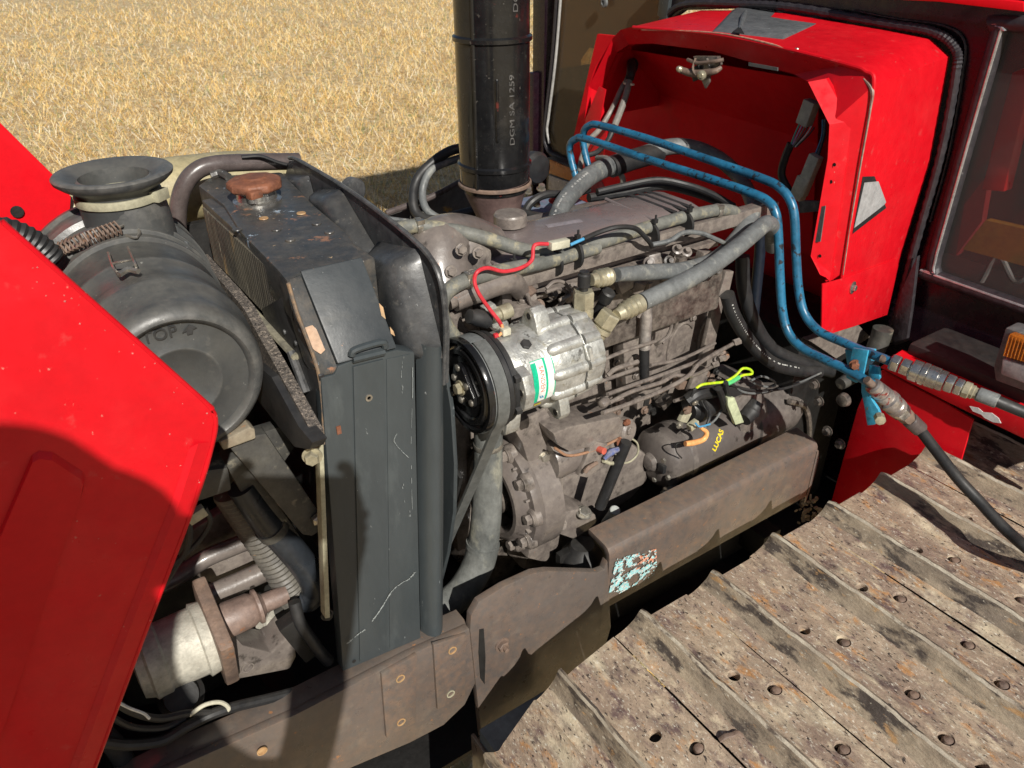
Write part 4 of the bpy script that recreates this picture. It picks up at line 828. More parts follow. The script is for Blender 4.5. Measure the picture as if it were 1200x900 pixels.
m = MB(); m.lathe((sc_.x, .095, sc_.z), ax, [(-.01, .018), (-.002, .022), (0, .030), (.008, .031), (.01, .029), (.07, .029), (.072, .031), (.085, .03), (.10, .02)], 36); m.build('solenoid', RUB, t, ang=30)
m = MB(); m.prism(ats([(862, 452), (886, 462), (890, 500), (882, 530), (905, 515), (914, 488), (908, 465), (895, 448), (872, 440)], y=.09), (0, .06, 0)); m.build('drive_housing', ENGS, t, .006)
m = MB(); m.prism(ats([(856, 462), (888, 450), (900, 470), (905, 500), (893, 522), (870, 525), (866, 490)], y=.06), (0, .05, 0)); m.build('drive_nose', ENGS, t, .012)
m = MB(); m.tube(pth([(872, 492, .045), (880, 482, .05), (888, 470, .05)]), [.013, .017, .012], 14, 5); m.build('rubber_boot', RUB, t)
for q, r_ in (((806, 480), .0075), ((797, 497), .0065), ((815, 470), .006)):
    m = MB(); m.lathe(at(*q, y=.06), (-.9, -.5, .1), [(-.012, r_*.6), (0, r_*.6), (.0, r_), (.006, r_), (.0065, r_*.5), (.013, r_*.45)], 6); m.build('terminal_nut', RUSTB if r_ > .007 else STEEL, t)
m = MB(); m.box(at(802, 488, y=.065), (.022, .008, .02), Quaternion((0, 1, 0), .5)); m.box(at(812, 498, y=.06), (.02, .012, .012), Quaternion((0, 1, 0), -.3)); m.build('terminal_lug', PALE, t, .001)
def onst(px, py, off=.0004): return oncyl(px, py, (0, YS, sz), 0, RS-.001+off)
m = MB()   # yellow lettering, faded block capitals
vs, fs = text_mesh('LUCAS', .0150, .0001, .0005)
c0, c1 = onst(833, 521), onst(849, 509); 
th0 = lambda p: math.atan2(p.z-sz, -(p.y-YS))
def wrap(p, c, s=1.0, rot=0):
    u = p.x*math.cos(rot)-p.y*math.sin(rot); v = p.x*math.sin(rot)+p.y*math.cos(rot)
    a = th0(c)+v/RS; R_ = RS-.0005+p.z*.5; return V((c.x+u, YS-math.cos(a)*R_, sz+math.sin(a)*R_))
cm = onst(842, 516)
m.add([wrap(p, cm, rot=.75) for p in vs], fs); m.build('yellow_lettering', YEL, t, smooth=False)
m = MB(); q = [onst(813, 556), onst(826, 545), onst(850, 537), onst(848, 542), onst(828, 552)]; m.add([p for p in q], [list(range(5))])
m.build('yellow_stripe', YEL, t, smooth=False)
m = MB(); m.tube(pth([(821, 501, .045), (828, 507, .04), (824, 515, .04), (812, 519, .042), (803, 520, .045)]), [.003, .0045, .005, .0055, .005], 12, 6); m.build('orange_sleeve', ORNG, t)
m = MB(); m.tube(pth([(815, 496, .045), (820, 500, .044), (832, 497, .045)]), .0018, 6, 5); m.build('blue_wire', CYAN, t)
m = MB(); m.tube(ats([(800, 521), (796, 519), (792, 522), (793, 530), (799, 537)], y=YS-RS+.002), .0012, 6, 5); m.build('panel_seam', DARK, t)
m = MB(); m.tube(pth([(805, 470, .07), (818, 462, .065), (840, 458, .07)]), .012, 10, 4); m.build('cable_boot', RUB, t)
t = thing('starter_wiring', 'bundle of black wires with a bright green and yellow wire above the starter motor', 'wiring', (.55, .05, .95))
def wire(pts, r, mt, name='wire', n=8): m = MB(); m.tube(pth(pts), r, n, 7); return m.build(name, mt, t)
wire([(813, 457, .05), (822, 451, .045), (835, 449, .045), (850, 447, .045), (862, 440, .045), (870, 432, .045), (879, 433, .045), (881, 438, .045), (870, 440, .045), (860, 446, .045)], .0024, GRNY)
wire([(849, 451, .042), (858, 447, .042), (866, 442, .042)], .0042, mat('green_tape', (.12, .62, .22), None, .4), 'green_tape')
wire([(810, 465, .05), (816, 455, .048), (830, 453, .048), (848, 449, .048), (870, 455, .05), (890, 458, .05), (920, 455, .05), (945, 446, .04), (962, 438, .02)], .0026, RUB)
wire([(860, 448, .05), (868, 458, .05), (885, 461, .05), (905, 457, .05)], .0022, HOSE)
wire([(880, 446, .05), (892, 441, .05), (906, 446, .05), (908, 452, .05), (896, 453, .05), (884, 449, .05)], .0022, HOSE)
wire([(850, 448, .04), (852, 458, .042), (856, 470, .044), (862, 480, .046)], .005, RUB); wire([(842, 455, .04), (846, 465, .044), (850, 480, .05)], .006, RUB)
wire([(825, 470, .06), (832, 485, .055), (828, 500, .05)], .003, RUB); wire([(846, 480, .06), (838, 492, .055), (825, 502, .05)], .002, HOSE)
m = MB(); A = ats([(853, 466), (861, 466), (872, 495), (862, 498), (853, 475)], y=.035); m.prism(A, (0, .008, 0)); m.build('key_tag', mat('pale_green_tag', (.50, .55, .35), (.42, .46, .3), .5, scale=90), t, .001)
m = MB(); A = ats([(842, 458), (862, 452), (872, 462), (852, 470)], y=.05); m.prism(A, (0, .02, 0)); m.build('tape_wrap', RUB, t, .004)

# ================================================================ AIR CONDITIONING COMPRESSOR
t = thing('compressor', 'silver air conditioning compressor with a green label and black pulley', 'compressor', (.02, 0, 1.2))
cz = at(628, 424, y=0).z; px0 = at(543, 455, y=0).x
def cc(x, r=0, a=0): return V((x, -r*math.cos(a), cz+r*math.sin(a)))     # a: angle from the side facing the track, upwards
xe = at(712, 398, y=0).x
X0 = px0
m = MB(); m.lathe((X0, 0, cz), (1, 0, 0), [(.004, .040), (.0, .043), (.0, .049), (.003, .053), (.003, .0555), (.0, .057), (.0, .0615), (.003, .063), (.008, .063), (.010, .0595), (.028, .0595), (.030, .062), (.036, .063), (.036, .05)], 64, cap=False); pl = m.build('pulley', GLOSS, t, ang=30)
m = MB(); m.lathe((X0, 0, cz), (1, 0, 0), [(.0085, .0615), (.0105, .0625), (.0265, .0625), (.0285, .0615)], 64, cap=False); m.build('belt_face', mat('belt_grey', (.18, .19, .19), (.13, .14, .14), .5, scale=40, stretch=(1, 1, 1)), pl, ang=40)
m = MB(); m.lathe((X0, 0, cz), (1, 0, 0), [(.002, .0001), (.002, .036), (.0025, .040), (.010, .0405)], 48, cap=False); m.build('clutch_face', GLOSS, t, ang=30)
m = MB(); tri = []
for k in range(3):
    a = math.radians(100+120*k)
    for d in (-.32, 0, .32): tri.append(cc(X0-.004, .033 if d == 0 else .031, a+d))
m.prism(tri, (.005, 0, 0)); m.build('hub_plate', GLOSS, t, .0015)
m = MB(); m.bolt(cc(X0-.004), (-1, 0, 0), .0075, .006); m.build('hub_nut', BRASS, t)
for k in range(3):
    for (r_, d) in ((.027, 0), (.017, .9)):
        a = math.radians(100+120*k)+d; m = MB(); m.lathe(cc(X0-.004, r_, a), (-1, 0, 0), [(0, .0045), (.0016, .0045), (.003, .0025), (.0032, 0)], 14); m.build('rivet', STEEL, t)
m = MB(); m.lathe((X0+.036, 0, cz), (1, 0, 0), [(0, .058), (.004, .061), (.008, .061), (.009, .054)], 56, cap=False); m.lathe((X0+.028, 0, cz), (1, 0, 0), [(.0, .064), (.006, .064), (.008, .05)], 56, cap=False); m.build('clutch_coil', RUB, t, ang=30)
L_ = xe-X0
m = MB(); m.lathe((X0+.044, 0, cz), (1, 0, 0), [(0, .045), (.0, .053), (.006, .055), (.03, .0555), (.060, .0555), (.064, .0575), (.070, .0585), (.103, .0585), (.106, .0565), (.1062, .052), (.1092, .052), (.1094, .0565), (.113, .0585), (.132, .0575), (.140, .054), (.146, .046), (.148, .0001)], 72, cap=False); body = m.build('housing', ALU, t, ang=30)
m = MB(); m.lathe((X0+.044+.1066, 0, cz), (1, 0, 0), [(0, .0535), (.0024, .0535)], 56); m.build('head_gasket', RUB, t)
for k in range(7):
    a = math.radians(-60+k*34); m = MB(); m.tube([cc(X0+.044+.058, .0525, a), cc(X0+.044+.064, .0545, a), cc(X0+.044+.105, .0555, a)], [.005, .0085, .0085], 14, 3); m.tube([cc(X0+.044+.110, .0545, a), cc(X0+.044+.136, .053, a)], [.0085, .007], 14, 1); m.build('through_bolt_boss', ALU, t, .0)
def ear(a, x, w_=.014, name='mounting_ear', out=.082, hw=.015):
    m = MB(); q = Quaternion((1, 0, 0), 0); P = []
    for (r_, s_) in ((.050, -hw*1.35), (.066, -hw), (out-.004, -hw*.6), (out, 0), (out-.004, hw*.6), (.066, hw), (.050, hw*1.35)):
        c_ = cc(x, r_, a); tan = V((0, math.sin(a), math.cos(a))); P.append(c_+tan*s_)
    m.prism(P, (w_, 0, 0)); o = m.build(name, ALU, t, .002)
    m = MB(); m.lathe(cc(x-.0004, out-.011, a), (-1, 0, 0), [(0, .0058), (.0006, .0058), (.0006, .0044), (-.004, .0042), (-.004, .0001)], 18, cap=False); m.build('ear_hole', DARK if 0 else STEEL, o)
    m = MB(); m.lathe(cc(x-.0002, out-.011, a), (-1, 0, 0), [(0, .0043), (.0009, .0043), (.0009, 0)], 18); m.build('hole', DARK, o)
ear(math.radians(88), X0+.098, .022); ear(math.radians(-52), X0+.112, .016); ear(math.radians(-78), X0+.045, .022, out=.084)
ear(math.radians(6), X0+.045, .014, out=.073, hw=.022)
for a in (24, -18, -70):
    m = MB(); m.bolt(cc(X0+.046, .062, math.radians(a)), (-1, 0, 0), .0055, .008, False); m.build('ear_screw', RUB, t)
m = MB(); q = cc(X0+.075, .0545, math.radians(60)); ax_ = V((0, -math.cos(math.radians(60)), math.sin(math.radians(60)))); m.lathe(q, ax_, [(-.004, .013), (.001, .0115), (.0015, .010)], 28); m.build('plug_seat', ALU, t)
m = MB(); m.bolt(q+ax_*.0015, ax_, .0072, .004, False); m.build('oil_plug', RUB, t)
# label wrapped on the housing
def lab(x, a, off): return cc(X0+.044+x, .0556+off, a)
def labq(x0, x1, a0, a1, off, mt, name):
    m = MB(); n = 12; vs = []
    for i in range(n+1):
        a = math.radians(a0+(a1-a0)*i/n); vs += [lab(x0, a, off), lab(x1, a, off)]
    m.add(vs, [[2*i, 2*i+1, 2*i+3, 2*i+2] for i in range(n)]); return m.build(name, mt, lb if lb else t, smooth=True)
lb = None; lb = labq(.025, .057, 36, -24, .0003, WHITE, 'label'); 
labq(.0245, .0320, 34, -24.5, .0005, GREEN, 'label_band'); labq(.0430, .0462, 37, -24, .0005, GREEN, 'label_band'); labq(.0560, .0572, 36, -24, .0005, GREEN, 'label_band'); labq(.0245, .046, 37, 36, .0006, GREEN, 'label_band')
vs, fs = text_mesh('SANDEN', .0090, .00005); m = MB()
m.add([lab(.0378+p.y, math.radians(10)-p.x/.0556, .0007) for p in vs], fs); m.build('label_lettering', ORED, lb, smooth=False)
m = MB()
for k in range(2): m.add([lab(.0335+k*.003, math.radians(-14), .0007), lab(.0355+k*.003, math.radians(-14), .0007), lab(.0385+k*.003, math.radians(-19), .0007), lab(.0365+k*.003, math.radians(-19), .0007)], [(0, 1, 2, 3)])
m.build('label_emblem', CYAN, lb, smooth=False)
labq(.030, .040, -29, -33, .0006, YEL, 'yellow_dab')
# service valve block at the rear and the two hose fittings
m = MB(); m.box(cc(X0+.166, .050, math.radians(25)), (.030, .02, .022), Quaternion((1, 0, 0), -math.radians(25))); m.prism([cc(X0+.152, .052, math.radians(38)), cc(X0+.152, .066, math.radians(30)), cc(X0+.156, .062, math.radians(2)), cc(X0+.152, .052, math.radians(-2))], (.006, 0, 0)); m.build('valve_block', ALU, t, .002)
f1 = at(683, 362, y=.005); f1t = at(683, 330, y=.005)
m = MB(); m.lathe(f1+V((0, 0, -.02)), (0, 0, 1), [(-.03, .011), (.006, .011), (.008, .014), (.018, .0145), (.019, .012), (.024, .012)], 28); m.build('fitting_base', BRASS, t, ang=30)
m = MB(); m.lathe(f1+V((0, 0, .003)), (0, 0, 1), [(0, .0135), (.002, .0148), (.022, .0148), (.024, .0135)], 6); m.build('hex_nut', BRASS, t)
m = MB(); m.lathe(f1+V((0, 0, .027)), (0, 0, 1), [(0, .006), (.006, .006), (.006, .0085), (.022, .0085), (.024, .0065), (.027, .0065)], 20); m.build('valve_cap', RUB, t, ang=30)
h0, h1 = at(698, 327, y=0), at(722, 322, y=0)
m = MB(); m.lathe(h0, h1-h0, [(-.008, .008), (0, .009), (.002, .012), (.006, .010), (.009, .0125), (.012, .0105), (.015, .0125), (.018, .0105), (.021, .0125), (.026, .0105)], 24); m.build('crimp_fitting', BRASS, t, ang=35)
e0, e1 = at(700, 392, y=-.005), at(716, 368, y=-.012)
m = MB(); d = (e1-e0).normalized(); m.lathe(e0, d, [(-.012, .012), (.004, .012), (.006, .0145), (.012, .0145), (.013, .012)], 24); m.build('fitting_base', BRASS, t, ang=30)
m = MB(); m.lathe(e0+d*.014, d, [(0, .0145), (.002, .016), (.020, .016), (.022, .0145)], 6); m.build('hex_nut', BRASS, t)
g0, g1 = at(729, 366, y=-.015), at(757, 351, y=-.012)
m = MB(); dd = (g1-g0); m.lathe(g0, dd, [(-.01, .008), (0, .010), (.002, .0125), (.007, .0105), (.010, .0135), (.014, .0115), (.017, .0138), (.021, .0118), (.024, .0138), (.034, .0135), (.035, .011)], 24); m.build('crimp_fitting', BRASS, t, ang=35)
m = MB(); m.lathe(at(708, 352, y=.01), (.1, -.5, 1), [(-.03, .007), (0, .007), (.0, .0095), (.016, .0095), (.018, .007)], 18); m.build('valve_cap', RUB, t, ang=30)
# V belt
t = thing('drive_belt', 'grey rubber drive belt running down from the compressor pulley', 'belt', (-.05, 0, 1.0))
BX = X0+.018
m = MB(); P = [cc(BX, .0615, math.radians(a)) for a in range(100, -41, -10)]
e_ = at(516, 652, x=BX); P += [P[-1]*(1-k/6)+e_*(k/6) for k in range(1, 8)]
n_ = len(P); vs = []
for p in P: vs += [p+V((-.0085, 0, 0)), p+V((.0085, 0, 0))]
T_ = []
for i in range(n_):
    d = (P[min(i+1, n_-1)]-P[max(0, i-1)]).normalized(); o_ = V((1, 0, 0)).cross(d).normalized()*.004
    if o_.y > 0 : o_ = -o_
    T_ += [vs[2*i]-o_*0+V(o_), vs[2*i+1]+o_]
fs = []
for i in range(n_-1):
    a = 2*i; b = a+2*n_; fs += [[a, a+1, a+3, a+2], [b, b+2, b+3, b+1], [a, a+2, b+2, b], [a+1, b+1, b+3, a+3]]
m.add(vs+T_, fs); m.build('belt', mat('belt_rubber', (.13, .135, .13), (.09, .095, .09), .5, scale=30), t, ang=40)
# lower coolant hose
t = thing('coolant_hose', 'thick dusty grey-green coolant hose curving down behind the radiator', 'hose', (-.02, .05, .9))
HG = mat('green_grey_hose', (.165, .17, .158), (.095, .10, .095), .6, scale=30, bump=.5, bscale=120, spots=[((.32, .31, .24), 24, .55, .2)], stretch=(1, 1, .6))
m = MB(); m.tube(pth([(572, 475, .075), (572, 530, .075), (570, 600, .07), (566, 640, .07)]), [.0205, .0215, .0235, .0245], 28, 8); m.build('upper_hose', HG, t)
m = MB(); m.tube(pth([(567, 634, .07), (560, 662, .068), (542, 692, .064), (515, 716, .06), (490, 735, .06)]), [.0255, .0255, .025, .025, .025], 28, 8); m.build('lower_hose', HG, t)
m = MB(); m.tube(pth([(566, 636, .07), (565, 641, .07)]), .0268, 28, 1); m.build('joint_ring', HG, t)
# ================================================================ HOSES AND WIRES OVER THE ENGINE
def hose(name, label, pts, r, mt, n=18, cat='hose', axis='y', sub=8):
    m = MB(); P = [at(a, b, **({axis: c} if not isinstance(c, tuple) else {c[0]: c[1]})) for a, b, c in pts]; m.tube(P, r, n, sub); return tag(m.build(name, mt), label, cat)
hose('heater_hose', 'olive grey hose arching from the shroud edge to the top of the hose rail', [(468, 268, .16), (490, 265, .15), (530, 270, .13), (575, 281, .11), (610, 292, .095), (650, 297, .085), (700, 285, .082), (760, 266, .082), (810, 252, .082), (845, 246, .082), (862, 250, .085), (862, 262, .10)], .0095, HOSEG)
hose('heater_hose', 'olive grey hose bending under the red wire beside the compressor pulley', [(533, 396, .045), (521, 378, .045), (517, 358, .045), (526, 340, .045), (550, 327, .05), (590, 317, .06), (640, 307, .07), (700, 290, .078)], .0095, HOSEG)
hose('air_conditioning_hose', 'upper of the two thick grey hoses leaving the compressor fittings', [(722, 322, .0), (760, 319, .008), (800, 316, .02), (838, 303, .04), (862, 280, .06), (880, 255, .08), (892, 236, .10)], [.0095, .0115, .0115, .0115, .0115, .0115, .0115], HOSE)
hose('air_conditioning_hose', 'lower thick grey hose with a ribbed yellow crimp at the compressor', [(752, 354, -.012), (790, 336, -.008), (830, 314, .0), (862, 291, .01), (885, 272, .02), (898, 262, .03), (905, 268, .05), (905, 290, .07)], [.0125, .0130, .0130, .0130, .0130, .013, .012], HOSE, 22)
hose('filler_hose', 'thick grey hose with faded white lettering rising behind the rocker cover', [(648, 268, .34), (662, 236, .40), (690, 207, .47), (722, 192, .50), (760, 182, .50)], [.0160, .0172, .019, .0195, .0195], HOSE, 22)
hose('return_hose', 'grey hose looping under the blue pipes in front of the red bulkhead', [(718, 194, .50), (750, 182, .50), (785, 172, .48), (815, 174, .45), (845, 188, .40), (868, 210, .35), (882, 240, .28), (884, 275, .24)], [.017, .017, .017, .0165, .016, .015, .014, .0135], HOSE, 20)
hose('hose_sleeve', 'short black sleeve around the thick grey hose below the blue pipes', [(716, 196, .492), (745, 186, .492), (772, 179, .492)], .0215, RUB, 20, 'sleeve')
hose('return_hose', 'upper black hose sweeping down beneath the blue pipes with faint white print', [(870, 300, .12), (872, 340, .11), (885, 380, .10), (905, 408, .09), (936, 424, .07), (975, 436, .06)], .0125, RUB)
hose('return_hose', 'lower black hose printed in white curving beside the red bulkhead', [(852, 345, .09), (860, 370, .085), (880, 402, .08), (905, 425, .07), (935, 434, .06), (960, 436, .05)], .0125, RUB)
hose('pressure_hose', 'dark vertical hose hanging behind the blue pipes', [(892, 265, .13), (890, 300, .13), (886, 340, .13), (880, 400, .13)], .010, mat('navy_hose', (.012, .018, .03), None, .4), 12)
hose('wiring_sleeve', 'black taped cable bundle lying across the back of the rocker cover', [(700, 225, .28), (730, 218, .27), (770, 211, .25), (805, 217, .22), (835, 228, .18), (860, 242, .14)], .006, RUB, 10, 'wiring')
hose('wiring_sleeve', 'second black cable bundle just behind the rocker cover', [(690, 232, .29), (730, 226, .28), (775, 218, .26), (815, 226, .22), (850, 240, .17), (870, 252, .13)], .008, RUB, 10, 'wiring')
t = thing('sensor_wiring', 'red wire from a cream connector tied on the hose rail down to the compressor clutch', 'wiring', (.05, .05, 1.3))
def wire2(pts, r, mt, name='wire', n=8, sub=8): m = MB(); m.tube(pth(pts), r, n, sub); return m.build(name, mt, t)
wire2([(642, 286, .055), (630, 286, .055), (625, 290, .055), (623, 305, .05), (610, 314, .045), (590, 318, .04), (572, 314, .035), (560, 318, .03), (556, 328, .03), (560, 342, .025), (572, 360, .02), (583, 374, .01), (588, 382, .0)], .0026, REDW, 'red_wire')
wire2([(588, 380, .0), (589, 388, -.003), (584, 394, -.005)], .0018, ORNG); 
m = MB(); a, b = at(641, 286, y=.052), at(668, 286, y=.052); m.box((a+b)/2, (.030, .011, .011), Quaternion((0, 1, 0), .04)); m.build('connector', CREAM, t, .0015)
m = MB(); m.box(at(581, 393, y=-.008), (.006, .005, .005)); m.build('connector', REDW, t, .001)
m = MB(); m.box(at(592, 388, y=-.004), (.012, .01, .010)); m.build('connector', CREAM, t, .002)
wire2([(668, 287, .055), (677, 283, .055), (686, 279, .055)], .0022, CYAN)
wire2([(684, 280, .055), (705, 271, .055), (725, 266, .05), (745, 268, .05), (758, 280, .05), (764, 288, .06)], .0036, RUB, 'sleeve')
wire2([(762, 287, .06), (785, 282, .05), (800, 273, .05), (820, 273, .05), (838, 280, .05), (855, 288, .05)], .0036, HOSE, 'sleeve')
for (px_, py_, s_) in ((598, 318, 1), (650, 304, 1.05), (672, 293, 1.25), (762, 272, 1.1), (802, 259, 1.1), (862, 291, 0)):
    m = MB()
    if s_:
        q = at(px_, py_, y=.08); m.lathe(q+V((-.003, .0, -.004)), (1, 0, 0), [(0, .0170*s_), (0, .0182*s_), (.0045, .0182*s_), (.0045, .0170*s_)], 24); m.box(q+V((0, -.008, .0175*s_)), (.007, .006, .006)); m.box(q+V((.001, -.008, .022*s_)), (.003, .0015, .008)); 
    nm = m.build('cable_tie', RUB) if s_ else None
    if nm: tag(nm, {598: 'thin black band around the hose at the front end of the hose rail', 650: 'black band around the rail under the cream connector', 672: 'tall black cable tie just right of the cream connector', 762: 'black cable tie where the small wire passes under the rail hose', 802: 'rearmost black cable tie on the hose rail'}[px_], 'cable tie', 'cable ties on the hose rail')
m = MB(); a, b = at(806, 322, y=-.004), at(811, 320, y=-.004)
a = at(820, 320, y=.0); b = at(824, 318, y=.0); m.lathe(a, b-a, [(0, .0135), (0, .0142), (.005, .0142), (.005, .0135)], 24); tag(m.build('cable_tie', RUB), 'black cable tie around the lower grey compressor hose', 'cable tie', 'cable ties on the hose rail')
# faded white print along the hoses: short marks set on whichever side faces the camera
PRINT = mat('faded_print', (.55, .55, .52), None, .6, bump=0, grime=0)
def hprint(pts, r, label, n=46, off=.9, sz=.0011):
    P = spline(pth(pts), 14); m = MB(); r2 = random.Random(int(r*1e5)+n)
    L_ = [0]
    for i in range(1, len(P)): L_.append(L_[-1]+(P[i]-P[i-1]).length)
    s_ = .01
    while s_ < L_[-1]-.01:
        i = max(k for k in range(len(P)) if L_[k] <= s_); i = min(i, len(P)-2); T = (P[i+1]-P[i]).normalized(); p = P[i]+T*(s_-L_[i])
        v = (CAM-p).normalized(); v = (v-T*v.dot(T)).normalized(); w_ = T.cross(v); ud = (v*off+w_*.35*(1 if w_.z > 0 else -1)).normalized(); td = T.cross(ud)
        if r2.random() < .72:
            c0 = p+ud*(r*1.012); a_, b_ = sz*r2.uniform(.4, 1.1), sz*r2.uniform(.7, 1.3); m.add([c0-T*a_-td*b_, c0+T*a_-td*b_, c0+T*a_+td*b_, c0-T*a_+td*b_], [(0, 1, 2, 3)])
        s_ += sz*r2.choice([2.2, 2.4, 2.6, 6])
    o = m.build('hose_print', PRINT, smooth=False, kind='stuff'); return tag(o, label, 'print')
hprint([(852, 345, .09), (860, 370, .085), (880, 402, .08), (905, 425, .07), (935, 434, .06)], .0126, 'faded white print along the lower black return hose')
hprint([(648, 268, .34), (662, 236, .40), (690, 207, .47), (716, 195, .50)], .0180, 'faded white print along the thick grey filler hose', 40, .9, .0016)

def clampring(px, py, y, d_, r, label):
    q = at(px, py, y=y); d_ = V(d_).normalized(); m = MB(); m.lathe(q-d_*.004, d_, [(0, r), (0, r+.0010), (.001, r+.0014), (.007, r+.0014), (.008, r+.0010), (.008, r)], 28, cap=False)
    m.box(q+V((0, -r*.75, r*.75)), (.010, .006, .006)); return tag(m.build('hose_clamp', STEEL), label, 'hose clamp', 'hose clamps')
clampring(548, 327.5, .05, (1, 0, .05), .0098, 'steel clamp on the olive hose where it bends by the compressor')
clampring(490, 265, .15, (1, -.1, -.05), .0098, 'steel clamp on the olive hose beside the shroud edge')
clampring(572, 520, .075, (0, 0, 1), .0212, 'steel clamp round the thick coolant hose below the pulley')
clampring(840, 247, .082, (1, 0, 0), .0098, 'steel clamp at the rear end of the hose rail hose')
# ================================================================ EXHAUST
EY = .44
ec = at(580, 215, y=EY); ex_, = (ec.x,)
t = thing('exhaust_stack', 'glossy black vertical exhaust with embossed lettering and a brown base', 'exhaust', (ex_, EY, 1.25))
RE = .0625; zb = at(580, 228, y=EY-RE).z; zr = at(580, 205, y=EY-RE).z; zr2 = at(590, 50, y=EY-RE).z
m = MB(); m.lathe((ex_, EY, 0), (0, 0, 1), [(zb-.012, RE-.004), (zb, RE-.001), (zr-.006, RE-.001), (zr-.003, RE+.0025), (zr+.003, RE+.0025), (zr+.006, RE-.001), (zr2-.006, RE-.001), (zr2-.003, RE+.003), (zr2+.003, RE+.003), (zr2+.006, RE-.001), (zr2+.4, RE-.001)], 64); ms = m.build('muffler', GLOSS, t, ang=40)
a_seam = math.radians(252); 
def ep(a, z, r=0): return V((ex_+(RE-.001+r)*math.cos(a), EY+(RE-.001+r)*math.sin(a), z))
def eang(px, py):
    q = oncyl(px, py, (ex_, EY, 0), 2, RE-.001); return math.atan2(q.y-EY, q.x-ex_), q.z
a1, z1 = eang(556, 100)
m = MB(); m.tube([ep(a1, zb), ep(a1, zr2+.4)], .0035, 8, 1); m.build('seam', GLOSS, ms)
a2, z2a = eang(582, 95); _, z2b = eang(581, 165)
m = MB(); m.tube([ep(a2, z2a, -.001), ep(a2, z2a-.004, .002), ep(a2, (z2a+z2b)/2, .002), ep(a2, z2b+.004, .002), ep(a2, z2b, -.001)], .0028, 10, 3); m.build('rib', GLOSS, ms)
a3, z3 = eang(600, 130); _, za = eang(600, 88); _, zb_ = eang(600, 170)
LET = mat('raised_letter', (.16, .15, .14), (.05, .05, .05), .3, scale=90)
vs, fs = text_mesh('DGM SA 1259', .0175, .0006); wid = max(p.x for p in vs)-min(p.x for p in vs); s_ = (za-zb_)/wid
m = MB(); m.add([ep(a3-p.y*.75/RE*1, (za+zb_)/2+p.x*s_, .0005+p.z) for p in vs], fs); m.build('lettering', LET, ms, smooth=False)
a4, z4 = eang(604, 4)
vs, fs = text_mesh('DGM SA 1259', .0175, .0006); m = MB(); m.add([ep(a4-p.y*.75/RE, z4+wid*s_/2+p.x*s_-.012, .0005+p.z) for p in vs], fs); m.build('lettering', LET, ms, smooth=False)
m = MB(); P = spline([V((ex_, EY, zb+.002)), V((ex_+.002, EY-.002, zb-.035)), V((ex_+.004, EY-.01, zb-.075)), V((ex_+.006, EY-.03, zb-.12))], 5); m.tube(P, [RE-.0005, .052, .041, .034, .031], 48, 1); m.build('base_cone', mat('exhaust_base', (.15, .10, .09), (.11, .07, .065), .4, scale=25, bump=.4, spots=[((.3, .2, .15), 60, .68, .06)]), t)
m = MB(); m.lathe((ex_, EY, zb-.001), (0, 0, 1), [(-.004, RE), (-.002, RE+.003), (.002, RE+.003), (.004, RE)], 64, cap=False); m.build('weld_bead', RUSTB, t)
# exhaust manifold side clutter and far side things
t = thing('far_loop_hose', 'black rubber hose looping above the field side left of the exhaust', 'hose', (.15, .6, 1.1))
m = MB(); m.tube(pth([(560, 172, .62), (530, 176, .62), (505, 192, .62), (488, 212, .62), (484, 235, .60), (490, 252, .58), (510, 258, .55), (545, 250, .52), (570, 244, .50)]), .0095, 14, 8); m.build('hose', RUB, t)
m = MB(); m.tube(pth([(560, 180, .62), (530, 188, .62), (505, 200, .61), (495, 225, .60), (502, 248, .57), (530, 258, .55), (570, 240, .52)]), .0075, 12, 8); m.build('hose', HOSE, t)
m = MB(); m.tube(pth([(452, 250, .62), (480, 240, .62), (505, 231, .62), (545, 210, .62)]), .006, 10, 5); tag(m.build('grab_pipe', BPIPE), 'thin brown pipe running behind the looped black hose', 'pipe')
m = MB(); m.prism(ats([(452, 252), (505, 229), (548, 212), (560, 240), (500, 290), (440, 290)], y=.66), (0, .01, 0)); tag(m.build('far_fender', mat('fender_plate', (.16, .15, .13), (.1, .1, .1), .5, scale=15, spots=[((.5, .3, .08), 20, .66, .04)])), 'dusty plate on the far side behind the looped hose', 'panel')
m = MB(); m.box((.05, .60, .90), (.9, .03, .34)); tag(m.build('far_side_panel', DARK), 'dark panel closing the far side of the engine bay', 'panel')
for (a, b, l, mt) in (((455, 256), (540, 262), 'thin grey cable along the top of the thermostat housing', HOSE),):
    m = MB(); m.tube(pth([(a[0], a[1], .22), (490, 260, .22), (b[0], b[1], .22)]), .003, 8, 4); tag(m.build('cable', mt), l, 'cable')
t = thing('battery_box', 'purple and teal battery top with cables behind the exhaust base', 'battery', (.45, .55, 1.15))
m = MB(); q = at(640, 215, y=.62); m.box((q.x-.005, .60, q.z-.088), (.15, .14, .10)); m.build('case', PURP, t, .006)
m = MB(); m.tube(pth([(612, 262, .50), (620, 240, .50), (640, 228, .50), (668, 228, .50), (690, 222, .50)]), .008, 10, 6); m.build('cable', RUB, t)
m = MB(); m.tube(pth([(600, 245, .48), (618, 252, .48), (640, 255, .48), (660, 250, .48)]), .010, 10, 6); m.build('cable', RUB, t)
for q in ((618, 225), (628, 240), (648, 236), (634, 222)):
    m = MB(); m.bolt(at(*q, y=.53), (0, -.4, 1), .007, .01); m.build('terminal', STEEL if q[0] < 640 else REDW, t)
m = MB(); m.lathe(at(622, 195, y=.70), (.1, -1, 0), [(0, .034), (.02, .036), (.03, .03), (.034, .012), (.034, 0)], 28); tag(m.build('work_lamp_back', RUB), 'round black lamp body half hidden right of the exhaust', 'lamp')

